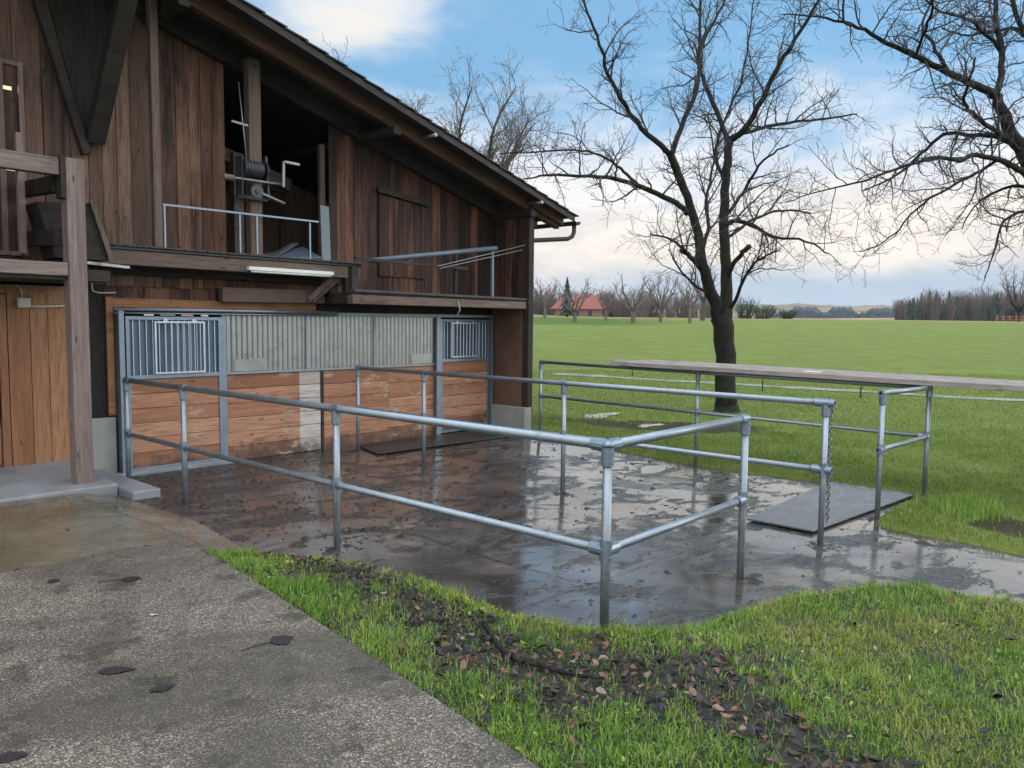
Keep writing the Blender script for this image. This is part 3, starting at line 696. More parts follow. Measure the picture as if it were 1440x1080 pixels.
mb = MB(); mb.box(3.8, 5.5, WY-.2, WY-.05, -.2, .055); mb.build('door_sill', 'step', barn, bevel=.01)
for (xx, w_, mt) in ((4.30, .12, 'sign'), (4.5, .2, 'greensign'), (4.78, .16, 'pinksign'), (5.05, .1, 'sign')):
    tag(MB().box(xx, xx+w_, WY-.155, WY-.145, 2.038, 2.064).build('label_strip', mt, barn))
# loft sill with railing ---------------------------------------------
MB().box(3.62, 7.40, 9.66, 9.8, 2.64, 2.815).build('sill_beam', 'beam_x', barn, bevel=.012)
MB().box(3.6, 7.42, 9.64, WY-.03, 2.82, 2.855).build('sill_deck', 'iron', barn, bevel=.004)
mb = MB()
for i in range(26): x = 3.62+i*.146; mb.box(x, x+.135, 9.60, 9.9, 2.857, 2.857+.02+.01*random.random())
mb.build('sill_capping', 'tile', barn, bevel=.003)
rl = MB().bar((4.41, 9.7, 3.41), (6.68, 9.7, 3.43), .024, .024).build('loft_railing', 'galv_d', barn)
for x in (4.43, 5.44, 5.69, 6.53): MB().bar((x, 9.7, 2.88), (x, 9.7, 3.40), .024, .024).build('rail_post', 'galv_d', rl)
MB().box(4.30, 4.40, 9.68, 9.78, 2.87, under(4.35)-.1).build('gable_post', 'beam_z', barn, bevel=.008)
MB().bar((7.2, 9.72, 2.42), (7.2, 9.72, 2.64), .12, .12).build('sill_prop', 'darkbeam', barn)
MB().bar((6.7, WY-.2, 2.3), (6.95, 9.75, 2.62), .05, .08).bar((6.78, WY-.2, 2.3), (7.03, 9.75, 2.62), .05, .08).build('sill_strut', 'beam_z', barn)
# lower balcony
MB().box(7.0, 10.92, 9.32, 9.46, 2.25, 2.385).build('balcony_beam', 'beam_x', barn, bevel=.012)
mb = MB(); mb.box(7.0, 10.92, 9.34, WY-.06, 2.39, 2.42); mb.build('balcony_deck', 'darkbeam', barn)
mb = MB(); mb.bar((7.02, 9.36, 2.445), (10.9, 9.36, 2.425), .12, .04); mb.bar((7.1, 9.5, 2.45), (10.9, 9.52, 2.44), .1, .04); mb.build('balcony_capping', 'tile', barn, bevel=.006)
MB().box(7.0, 7.13, 9.47, WY-.06, 2.26, 2.385).build('balcony_joist', 'darkbeam', barn); MB().box(8.9, 9.03, 9.47, WY-.06, 2.26, 2.385).build('balcony_joist', 'darkbeam', barn)
MB().box(7.05, 7.17, 9.40, 9.5, 2.43, 2.80).build('sill_prop', 'darkbeam', barn)
# hatch in the right gable boards
ht = planks('hay_hatch', 8.17, 9.2, 2.75, lambda x: 4.07-.1*(x-8.17), WY-.032, 'board_black', .16, .02)
MB().bar((8.12, WY-.07, 4.14), (9.26, WY-.07, 4.02), .05, .09).build('lintel', 'darkbeam', ht)
# the two braces under the overhang
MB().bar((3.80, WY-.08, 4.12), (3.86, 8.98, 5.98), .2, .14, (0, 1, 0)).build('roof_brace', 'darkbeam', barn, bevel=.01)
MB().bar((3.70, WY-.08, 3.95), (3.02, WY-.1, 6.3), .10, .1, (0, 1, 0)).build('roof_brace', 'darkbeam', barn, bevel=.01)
# stable room at the left: panelled front with a door, loft door above
PY = 10.12
planks('panel_front', 2.80, 3.43, .28, 2.36, PY, 'doorwood', .2, rag=0)
MB().box(.5, 3.43, PY-.015, PY-.001, 2.27, 2.37).build('panel_head', 'doorwood', barn)
dr = planks('room_door', 1.78, 2.70, .31, 2.24, PY+.01, 'doorwood', .9, rag=0)
frame(MB(), 1.80, 2.69, .33, 2.23, PY-.02, PY+.008, .11).build('door_rail', 'doorwood', dr, bevel=.004)
MB().box(1.91, 2.58, PY-.02, PY+.008, 1.2, 1.32).build('door_rail', 'doorwood', dr)
hd = MB().box(2.60, 2.645, PY-.03, PY-.021, 1.40, 1.66).build('handle_plate', 'brass', dr)
MB().tube([(2.62, PY-.03, 1.55), (2.62, PY-.075, 1.55), (2.50, PY-.075, 1.55)], .011, 8).build('door_handle', 'brass', dr)
MB().box(2.71, 2.79, PY-.03, PY+.02, .29, 2.26).build('door_jamb', 'doorwood', barn, bevel=.004)
planks('panel_front', -2.5, 1.70, .28, 2.36, PY, 'doorwood', .2, rag=0)
MB().box(-2.6, 3.5, 9.0, PY-.02, 2.40, 2.52).build('porch_ceiling', 'darkbeam', barn)
wn = frame(MB(), 1.9, 3.06, 2.70, 4.86, WY-.075, WY-.03, .05); wn.box(2.80, 2.86, WY-.073, WY-.032, 2.75, 4.81)
wn = wn.build('loft_door', 'beam_z', barn, bevel=.004)
planks('panel', 1.95, 3.01, 2.75, 4.81, WY-.045, 'board_black', .3, .01, wn, rag=0)
# porch post and rails, one frame in front of the wall
porch = empty('porch_frame', (3.15, 9.05, .12), 'grey timber porch post with rails at the left of the barn', 'porch')
MB().box(3.07, 3.25, 8.95, 9.13, .12, 3.67).build('post', 'porch_z', porch, bevel=.012)
MB().box(-2.5, 3.02, 8.98, 9.10, 3.48, 3.66).build('top_rail', 'porch_x', porch, bevel=.012)
MB().box(3.022, 3.068, 8.96, 9.12, 3.25, 3.68).build('post_cleat', 'darkbeam', porch)
MB().box(-2.5, 3.065, 8.96, 9.10, 2.44, 2.58).build('lower_rail', 'porch_x', porch, bevel=.012)
for z in (3.42, 2.86):
    MB().quadprism([(3.0, 9.13, z-.1), (3.0, 9.13, z+.08), (3.0, PY+.04, z+.12), (3.0, PY+.04, z-.05)], (.09, 0, 0)).build('tie_arm', 'darkbeam', porch, bevel=.01)
MB().bar((2.88, 9.75, 2.7), (2.88, 9.75, 4.0), .07, .07).build('stud', 'porch_z', porch, bevel=.006)
# ------------------------------------------------------------------ paddock rails
HR, HL, RT_, RP = 1.283, .651, .030, .0285
def joint(mb, p, ax, r=.039, w=.10):
    mb.ring(p, ax, .02, r, w, 12)
def sag(x, y): return -.066*sm((9.08-y)/6.5) if abs(x-11.067) < .01 else (-.012 if abs(x-9.094) < .01 else 0)
def rail_fence(name, label, posts, corners, loc_i=0, ends=(), group='galvanised paddock railings', lower=True):
    x, y = posts[0]; t = empty(name, (x, y, gyard(x, y)), label, 'railing', group)
    for (x, y) in posts:
        MB().tube([(x, y, gyard(x, y)-.25), (x, y, HR+sag(x, y))], RP, 14).build('post', 'galv', t)
    for (a, b) in zip(corners, corners[1:]):
        va, vb = Vector((*a, HR+sag(*a))), Vector((*b, HR+sag(*b)))
        MB().tube([va, vb], RT_, 14).build('top_rail', 'galv', t)
        if lower: MB().tube([va+Vector((0, 0, HL-HR)), vb+Vector((0, 0, HL-HR))], RP-.002, 14).build('lower_rail', 'galv', t)
    for (x, y) in posts:
        for z0 in (HR, HL):
            z = z0+sag(x, y); f = MB(); joint(f, (x, y, z-(.055 if z0 == HR else 0)), (0, 0, 1), .0385, .13)
            for (a, b) in zip(corners, corners[1:]):
                va, vb = Vector((*a, z0+sag(*a))), Vector((*b, z0+sag(*b))); d = (vb-va).normalized(); c = Vector((x, y, z)); w = (c-va).dot(d)
                if (va+d*w-c).length > .03 or w < -.01 or w > (vb-va).length+.01: continue
                end = w < .01 or w > (vb-va).length-.01; sg = 1 if w < .01 else -1
                joint(f, c+d*(.05*sg if end else 0), d, .0395, .11 if end else .09)
            if z0 == HR: f.tube([(x, y, z-.01), (x, y, z+.012), (x, y, z+.034)], [.041, .040, .02], 12)
            f.tube([(x-.002, y-.046, z-.04), (x-.002, y-.03, z-.04)], .008, 6)
            for (p, dd) in ends:
                if (Vector(p)-Vector((x, y))).length < .01:
                    q = Vector((x, y, z)); dd = Vector(dd)
                    f.ring(q+dd*.05, dd, .024, .039, .06, 14); f.tube([q+dd*.04+Vector((.02, 0, .02)), q+dd*.04+Vector((.085, -.02, .02))], .007, 6)
            f.build('clamp', 'galv_d', t)
    return t
XA, XB, XE, YF, XD, XF0 = 3.778, 7.353, 11.067, 2.58, 5.634, 9.094
ra = rail_fence('paddock_railing', 'L-shaped steel paddock railing nearest the grass bank, starting at the left stable door', [(XA, 9.36), (XA, 7.94), (XA, 5.26), (XA, YF), (XD, YF)], [(XA, 9.36), (XA, YF), (XD, YF)])
rb = rail_fence('paddock_railing', 'straight steel railing through the middle of the yard with a chain on its open end', [(XB, 9.675), (XB, 8.165), (XB, 5.667), (XB, YF)], [(XB, 9.675), (XB, YF)], ends=[((XB, YF), (0, -1, 0))])
re_ = rail_fence('paddock_railing', 'far steel railing along the meadow carrying the long grey planks', [(XE, 9.08), (XE, 5.88), (XE, YF), (XF0, YF)], [(XE, 9.08), (XE, YF), (XF0, YF)], ends=[((XF0, YF), (-1, 0, 0))])
# chain on the open post
def torus(mb, c, ax1, ax2, a, b, r, n=10, k=5):
    c = Vector(c); vs = []; nrm = Vector(ax1).cross(Vector(ax2))
    for i in range(n):
        t = 2*math.pi*i/n; o = Vector(ax1)*(a*math.cos(t))+Vector(ax2)*(b*math.sin(t)); od = (Vector(ax1)*math.cos(t)+Vector(ax2)*math.sin(t)).normalized()
        for j in range(k):
            u = 2*math.pi*j/k; vs.append(c+o+od*(r*math.cos(u))+nrm*(r*math.sin(u)))
    mb.add(vs, [(i*k+j, i*k+(j+1) % k, ((i+1) % n)*k+(j+1) % k, ((i+1) % n)*k+j) for i in range(n) for j in range(k)], True)
mb = MB(); z = 1.21; i = 0
while z > .16:
    px_ = XB+.062+.012*math.sin(z*5); ax = (1, 0, 0) if i % 2 else (0, 1, 0)
    torus(mb, (px_, YF-.03, z), ax, (0, 0, 1), .015, .026, .006); z -= .036; i += 1
mb.tube([(XB+.02, YF-.03, 1.23), (XB+.075, YF-.03, 1.235), (XB+.075, YF-.03, 1.20)], .006, 6)
mb.build('chain', 'iron_light', None, label='thin steel chain hanging down the open end post of the middle railing', cat='chain')
# long grey planks lying on the far railing
tp = empty('timber_platform', (11.3, 4, 1.315), 'long weathered grey planks lying along the top of the far railing', 'planks')
zp = lambda y: 1.319-.066*(9.08-y)/6.5
for (xa, ya, w) in ((10.90, 7.60, .105), (11.50, 7.30, .105)):
    mb = MB()
    for k in range(5):
        x0 = xa+k*(w+.008); y0, y1 = -1.4+.03*k, ya-(.22*(2-k) if k < 2 and xa < 11 else 0)-.03*(k % 2); h = .07+.007*(k % 2)
        mb.quadprism([(x0, y0, zp(y0)), (x0+w, y0, zp(y0)), (x0+w, y1, zp(y1)), (x0, y1, zp(y1))], (0, 0, h))
    mb.build('plank', 'deckwood', tp, bevel=.006)
MB().quadprism([(11.05, 4.0, zp(4.)+.078), (11.25, 4.0, zp(4.)+.078), (11.25, 4.25, zp(4.25)+.078), (11.05, 4.25, zp(4.25)+.078)], (0, 0, .004)).build('pale_patch', 'sign', tp)
# rubber mats
def mat_(name, pts, label, t=.022, dz=.016, mt='rubber'):
    mb = MB(); P = [Vector((p[0], p[1], gyard(p[0], p[1])+dz)) for p in pts]
    mb.quadprism(P, (0, 0, t)); return mb.build(name, mt, None, bevel=.006, label=label, cat='mat')
mat_('rubber_mat', [(7.75, 2.80), (11.25, 2.72), (11.3, 3.86), (7.75, 3.50)], 'grey rubber mat on the wet concrete at the yard exit beside the chain post')
mat_('rubber_mat', [(7.35, 9.2), (10.8, 9.25), (10.8, 10.0), (7.6, 10.05)], 'black rubber mat on the ground in front of the right half of the stable front', .012, .016, 'rubber_dark')
# steps at the left door
def step(name, x0, x1, y0, y1, z0, z1, label):
    MB().box(x0, x1, y0, y1, z0, z1).build(name, 'step', None, bevel=.02, label=label, cat='step')
MB().add([(-3, 8.80, -.1), (3.44, 8.80, -.1), (3.44, PY, -.1), (-3, PY, -.1), (-3, 8.80, .215), (3.44, 8.80, .195), (3.44, PY, .30), (-3, PY, .30)], [(0, 1, 2, 3), (4, 5, 6, 7), (0, 1, 5, 4), (1, 2, 6, 5), (2, 3, 7, 6), (3, 0, 4, 7)]).build('door_step', 'step', None, bevel=.02, label='grey concrete landing in front of the varnished wooden door', cat='step')
step('door_step', 3.45, 3.75, 8.45, WY-.16, -.1, .15, 'narrow lower concrete kerb between the landing and the left stable door')
# winch, lamp, junction box, loft timbers
MB().box(5.66, 5.84, 9.80, 9.93, 2.87, under(5.75)-.1).build('loft_post', 'beam_z', barn, bevel=.008)
wi = empty('hand_winch', (5.7, 9.68, 3.6), 'old iron hand winch with crank and cable drum on the loft post', 'winch')
mb = MB().tube([(5.50, 9.66, 4.02), (5.82, 9.66, 4.02)], .10, 16)
for k in range(11): torus(mb, (5.515+k*.027, 9.66, 4.02), (0, 1, 0), (0, 0, 1), .112+.006*(k % 2), .112+.006*(k % 2), .014, 20, 6)
mb.build('drum', 'iron', wi)
for x in (5.48, 5.84):
    MB().tube([(x, 9.66, 4.02), (x+.015, 9.66, 4.02)], .15, 20).build('drum_flange', 'iron', wi)
mb = MB(); mb.bar((5.46, 9.68, 4.2), (5.46, 9.68, 3.62), .012, .2, (0, 1, 0)); mb.bar((5.89, 9.68, 4.25), (5.93, 9.68, 3.62), .03, .07, (0, 1, 0)); mb.bar((5.46, 9.76, 3.62), (5.95, 9.76, 3.62), .06, .05); mb.bar((5.46, 9.78, 4.15), (5.93, 9.78, 4.15), .05, .04)
mb.build('side_frame', 'iron', wi, bevel=.003)
MB().tube([(5.18, 9.62, 3.85), (6.14, 9.60, 3.86)], .022, 8).build('shaft', 'iron_light', wi)
MB().tube([(5.17, 9.62, 3.85), (5.33, 9.62, 3.85)], .045, 8).build('shaft_sleeve', 'beam_z', wi)
cr = MB().bar((6.12, 9.56, 3.82), (6.13, 9.56, 4.20), .018, .04, (1, 0, 0)).build('crank_arm', 'iron_light', wi)
MB().tube([(6.12, 9.56, 4.19), (6.15, 9.54, 4.195), (6.38, 9.52, 4.19)], [.014, .022, .022], 8).build('crank_handle', 'palewood', cr)
mb = MB().tube([(5.67, 9.58, 3.69), (5.67, 9.54, 3.69)], .095, 18)
for k in range(24): a = k*math.pi/12; mb.box(5.67+.1*math.cos(a)-.008, 5.67+.1*math.cos(a)+.008, 9.542, 9.578, 3.69+.1*math.sin(a)-.008, 3.69+.1*math.sin(a)+.008)
mb.build('gear', 'iron', wi); MB().tube([(5.67, 9.54, 3.69), (5.67, 9.52, 3.69)], .03, 10).build('gear_hub', 'iron', wi)
MB().tube([(5.72, 9.55, 3.68), (6.1, 9.5, 3.56)], [.02, .026], 8).build('lever', 'iron_light', wi)
MB().tube([(5.52, 9.56, 4.05), (5.49, 9.6, 4.6), (5.46, 9.66, 5.25)], .009, 6).build('cable', 'iron_light', wi)
MB().bar((5.36, 9.7, 4.68), (5.62, 9.7, 4.66), .03, .03).build('cable_guide', 'iron_light', wi)
wi.scale = (.9, .9, .9); wi.location.x -= .05; wi.location.z += .03
sl_ = empty('strip_light', (6.2, 9.62, 2.66), 'white fluorescent strip light fixed under the loft sill', 'lamp')
MB().box(5.5, 6.86, 9.58, 9.655, 2.665, 2.715).build('housing', 'white', sl_, bevel=.004)
MB().tube([(5.54, 9.60, 2.65), (6.82, 9.60, 2.65)], .014, 8).build('tube', 'white', sl_)
jb = empty('junction_box', (2.97, PY-.03, 2.17), 'grey electrical box with conduit on the varnished board wall', 'electric box')
MB().box(2.90, 3.03, PY-.07, PY-.018, 2.11, 2.22).build('box', 'greybox', jb, bevel=.008)
MB().tube([(3.03, PY-.035, 2.13), (3.08, PY-.035, 2.125), (3.42, PY-.035, 2.14)], .012, 8).build('conduit', 'greybox', jb)
MB().tube([(2.95, PY-.035, 2.22), (2.955, PY-.035, 2.30), (2.90, PY-.035, 2.37)], .008, 6).build('cable', 'greybox', jb)
MB().tube([(3.72, WY-.06, 2.46), (3.73, WY-.06, 2.33), (3.8, WY-.06, 2.31), (4.0, WY-.06, 2.32)], .009, 6).build('cable', 'greybox', barn)
MB().bar((3.4, 9.4, 2.62), (3.9, 9.5, 2.60), .05, .03).build('ledge_strip', 'palewood', barn)
ch = empty('feed_chute', (3.3, 9.6, 2.6), 'dark tapered wooden chute tucked behind the porch post', 'chute')
MB().quadprism([(2.95, 9.5, 3.25), (3.52, 9.5, 3.30), (3.68, 9.5, 2.66), (3.12, 9.5, 2.66)], (0, .4, 0)).build('chute_body', 'darkbeam', ch, bevel=.01)
MB().bar((3.50, 9.47, 3.33), (3.70, 9.47, 2.66), .035, .05).build('edge_strip', 'beam_z', ch)
lb = MB().bar((7.02, 10.0, 2.86), (7.10, 10.16, 3.75), .16, .03, (0, 1, 0)).build('board', 'pvc', None, bevel=.004, label='grey board leaning at the right side of the loft opening', cat='board')
MB().quadprism([(5.95, 9.95, 2.87), (6.9, 9.95, 2.93), (6.95, 10.5, 3.12), (6.1, 10.5, 2.93)], (0, 0, .02)).build('sheet_stack', 'pvc', None, label='pale sheet metal lying on the loft floor behind the railing', cat='metal sheet')
MB().bar((6.0, 9.9, 2.87), (6.7, 10.35, 3.16), .1, .02).build('board', 'iron_light', None, label='thin light board lying askew over the loft sheet metal', cat='board')
br = empty('balcony_railing', (9.0, 9.37, 2.45), 'makeshift railing of a grey pipe and thin rods above the lower balcony', 'railing')
MB().tube([(7.35, 9.36, 2.90), (10.12, 9.36, 3.30)], .042, 10).build('pipe', 'pvc', br)
MB().bar((7.02, 9.30, 2.91), (9.35, 9.30, 2.90), .04, .045).build('plank', 'darkbeam', br)
MB().tube([(8.63, 9.27, 2.89), (10.78, 9.27, 3.40)], .010, 6).build('rod', 'iron_light', br)
MB().tube([(8.68, 9.25, 2.86), (10.70, 9.25, 3.31)], .009, 6).build('rod', 'iron_light', br)
MB().bar((10.07, 9.40, 2.43), (10.06, 9.40, 3.30), .05, .05, (0, 1, 0)).build('stake', 'pvc', br)
MB().bar((9.16, 9.40, 2.42), (9.10, 9.33, 3.12), .05, .05, (0, 1, 0)).build('stake', 'darkbeam', br)
MB().tube([(9.12, 9.29, 2.35), (9.16, 9.28, 2.2), (9.08, 9.28, 2.1)], .012, 6).build('hook', 'iron_light', br)
# gutter and downpipe at the eave
mb = MB(); n = 8; vs = []; GX, GZ, GR = 12.06, roofz(12)-.10, .075
for y in (9.02, 22.4):
    for k in range(n+1): a = math.pi+math.pi*k/n; vs.append((GX+GR*math.cos(a), y, GZ+GR*math.sin(a)))
    for k in range(n, -1, -1): a = math.pi+math.pi*k/n; vs.append((GX+(GR-.008)*math.cos(a), y, GZ+(GR-.008)*math.sin(a)))
q = 2*n+2
mb.add(vs, [(k, k+1, q+k+1, q+k) for k in range(q-1)]+[tuple(range(q)), tuple(range(q, 2*q))]); gt = mb.build('gutter', 'gutter', barn)
MB().tube([(12.06, 9.12, GZ-.06), (12.06, 9.12, GZ-.2), (12.03, 9.14, GZ-.28), (11.95, 9.18, GZ-.33), (11.08, 9.55, GZ-.42), (11.06, 9.56, GZ-.55), (11.06, 9.56, .3)], .042, 10).build('downpipe', 'gutter', gt)
for i in range(20):
    y = 9.25+.65*i; p = MB(); slope_slab(p, 11.0, 11.9, y, y+.1, -.20, -.066); p.build('rafter_tail', 'rafter', barn)
# glowing strips laid on the loft door for light showing through its gaps
for (a, b) in (((0, 119), (16, 127)), ((25, 121), (30, 133)), ((3, 236), (25, 241)), ((31, 236), (34, 246))):
    p = onp('y', WY-.056, *a); q = onp('y', WY-.056, *b); MB().box(p.x, q.x, WY-.058, WY-.053, q.z, p.z).build('lit_gap', 'lamp', wn)
# ------------------------------------------------------------------ trees
def polylen(P): return sum((b-a).length for a, b in zip(P, P[1:]))
def along(P, R, s):
    for i in range(len(P)-1):
        l = (P[i+1]-P[i]).length
        if s <= l or i == len(P)-2:
            f = min(1, s/max(l, 1e-6)); return P[i].lerp(P[i+1], f), (P[i+1]-P[i]).normalized(), R[i]+(R[i+1]-R[i])*f
        s -= l
def tw(P, R, out, lev, cfg, rg, start=.12):
    L = polylen(P); sp = cfg['sp'][lev]; s = L*start+sp*rg.random()
    while s < L:
        p, t, r = along(P, R, s); up = Vector((0, 0, 1))
        ln = cfg['len'][lev]*rg.uniform(.45, 1.25)*(1-.45*s/L)
        a = t.orthogonal().normalized(); a.rotate(Matrix.Rotation(rg.uniform(0, 6.283), 3, t)); ang = math.radians(rg.uniform(35, 80))
        d = (t*math.cos(ang)+a*math.sin(ang)+up*cfg['up'][lev]).normalized()
        n = cfg['seg'][lev]; Q = [p]; rr = min(r*.62, cfg['rad'][lev]); RR = [rr]
        for k in range(n):
            d = (d+Vector((rg.gauss(0, 1), rg.gauss(0, 1), rg.gauss(0, 1)))*cfg['kink']+up*cfg['upk'][lev]).normalized()
            Q.append(Q[-1]+d*(ln/n)); RR.append(rr+(cfg['tip']-rr)*(k+1)/n)
        out.append((Q, RR, lev))
        if lev+1 < len(cfg['sp']): tw(Q, RR, out, lev+1, cfg, rg)
        s += sp*rg.uniform(.5, 1.5)
CH = dict(sp=[.27, .165, .14], len=[1.75, .78, .32], up=[.30, .2, .12], upk=[.02, .03, .04], rad=[.026, .0125, .0080], seg=[8, 5, 3], kink=.19, tip=.0046)
def smooth(P, R, k=3):
    Q = []; S = []; n = len(P)
    for i in range(n-1):
        p0, p1, p2, p3 = P[max(i-1, 0)], P[i], P[i+1], P[min(i+2, n-1)]
        for j in range(k):
            t = j/k; Q.append(.5*((2*p1)+(p2-p0)*t+(2*p0-5*p1+4*p2-p3)*t*t+(3*p1-p0-3*p2+p3)*t**3)); S.append(R[i]+(R[i+1]-R[i])*t)
    return Q+[P[-1]], S+[R[-1]]
def tree(name, base, label, limbs, cfg, seed, mats=('bark', 'twig'), cat='tree', group=None, starts=None, jit=.0):
    rg = random.Random(seed); t = empty(name, base, label, cat, group); tm = MB(); out = []
    for i, (P, R) in enumerate(limbs):
        P, R = smooth(P, R, 4)
        if jit: P = [P[0]]+[p+Vector((rg.gauss(0, jit), rg.gauss(0, jit), rg.gauss(0, jit*.6))) for p in P[1:]]
        tm.tube(P, R, 10 if R[0] > .08 else 7)
        st = starts[i] if starts else .15
        if st < 1: tw(P, R, out, 0, cfg, rg, st)
    tm.build('trunk', mats[0], t)
    cm = MB()
    for (Q, RR, lev) in out: cm.tube(Q, RR, 5 if lev == 0 else 3, False, lev == 0)
    cm.build('crown', mats[1], t)
    return t
def limb(D, pts, d0=0., d1=0., wig=.0, rg=random):
    P = []; R = []; n = len(pts)
    for i, (px, py, r) in enumerate(pts):
        dd = D+d0+(d1-d0)*i/(n-1); P.append(atd(px, py, dd)); R.append(r*dd/FPX)
    return P, R
D = 19.8; b0 = atd(1021, 583, D)
trunk = limb(D, [(1022, 584, 20.64), (1021, 568, 15.48), (1020, 545, 14.19), (1019, 500, 13.76), (1017, 460, 14.19), (1014, 440, 12.90)])
limbs = [trunk,
 limb(D, [(1011, 455, 8.60), (1003, 420, 8.60), (990, 383, 7.40), (981, 330, 6.19), (966, 277, 5.50), (951, 238, 5.59), (943, 217, 5.16)], 0, -.9),
 limb(D, [(943, 217, 4.30), (912, 189, 3.61), (879, 150, 3.10), (857, 106, 2.58), (840, 50, 1.98), (823, 6, 1.46), (815, -50, 1.03)], -.9, -2.6),
 limb(D, [(944, 219, 3.87), (962, 167, 3.44), (979, 128, 2.92), (982, 83, 2.41), (985, 0, 1.72), (988, -70, 1.03)], -.9, .3),
 limb(D, [(966, 300, 4.30), (957, 289, 3.96), (923, 272, 3.61), (873, 253, 3.10), (838, 249, 2.58), (801, 247, 2.06), (765, 247, 1.55), (738, 251, 0.86)], -.5, -3.4),
 limb(D, [(901, 264, 2.58), (882, 246, 2.24), (862, 228, 1.89), (834, 214, 1.55), (796, 211, 1.29), (745, 214, 1.03), (701, 217, 0.60)], -1.5, -.6),
 limb(D, [(1019, 452, 9.46), (1022, 420, 8.60), (1021, 360, 7.05), (1018, 300, 6.36), (1021, 239, 5.68), (1026, 194, 4.99)], 0, .5),
 limb(D, [(1026, 196, 4.64), (1046, 183, 4.30), (1073, 139, 3.61), (1090, 100, 3.10), (1118, 56, 2.58), (1151, 0, 1.89), (1175, -50, 1.20)], .5, -1.4),
 limb(D, [(1025, 200, 4.13), (1018, 183, 3.61), (996, 128, 3.10), (984, 94, 2.58), (990, 56, 2.24), (1010, 20, 1.72), (1035, -40, 1.03)], .5, 2.4),
 limb(D, [(1030, 192, 3.10), (1050, 186, 2.75), (1079, 178, 2.41), (1118, 172, 1.89), (1162, 167, 1.55), (1205, 160, 0.86)], .5, 2.2),
 limb(D, [(1019, 318, 3.44), (1035, 310, 3.10), (1057, 317, 2.67), (1090, 333, 2.06), (1134, 339, 1.46), (1165, 357, 0.86)], .3, -2.2),
 limb(D, [(1021, 335, 2.58), (1040, 322, 2.24), (1066, 305, 1.89), (1100, 296, 1.38), (1140, 300, 0.86)], .3, 2.4),
 limb(D, [(1022, 445, 3.44), (1034, 422, 2.58), (1051, 383, 2.06), (1072, 362, 1.55), (1100, 350, 0.86)], .2, -1.5),
 limb(D, [(1000, 405, 4.73), (985, 375, 3.96), (970, 360, 3.44), (957, 351, 3.44)], -.1, -.7),
 limb(D, [(1022, 392, 4.30), (1032, 372, 3.27), (1044, 355, 3.27), (1054, 347, 3.87)], .1, -.6),
 limb(D, [(988, 350, 2.92), (997, 320, 2.58), (992, 285, 2.24), (1000, 250, 1.72), (1003, 205, 1.20), (995, 160, 0.77)], -.3, 1.8),
 limb(D, [(1024, 300, 2.75), (1045, 270, 2.24), (1062, 240, 1.81), (1088, 215, 1.38), (1110, 205, 0.86)], .4, -1.6),
 limb(D, [(985, 380, 2.58), (960, 350, 2.06), (940, 335, 1.55), (915, 330, 0.95)], -.3, -1.8),
 limb(D, [(1021, 260, 2.75), (1007, 225, 2.24), (1013, 185, 1.89), (1040, 120, 1.46), (1052, 60, 1.12), (1060, 0, 0.86)], .4, 3.0),
 limb(D, [(1000, 415, 2.24), (975, 400, 1.72), (958, 380, 1.38), (940, 350, 0.86)], -.2, -1.0)]
tree('bare_tree', (b0.x, b0.y, zfield(b0.x, b0.y)), 'large bare fruit tree with a dark forked trunk just beyond the railings', limbs, CH, 3,
     starts=[2, .75, .1, .1, .2, .15, .7, .1, .1, .1, .1, .1, .2, 2, 2, .1, .1, .1, .1, .2], jit=.015)
D = 11.5; b1 = atd(1580, 640, D)
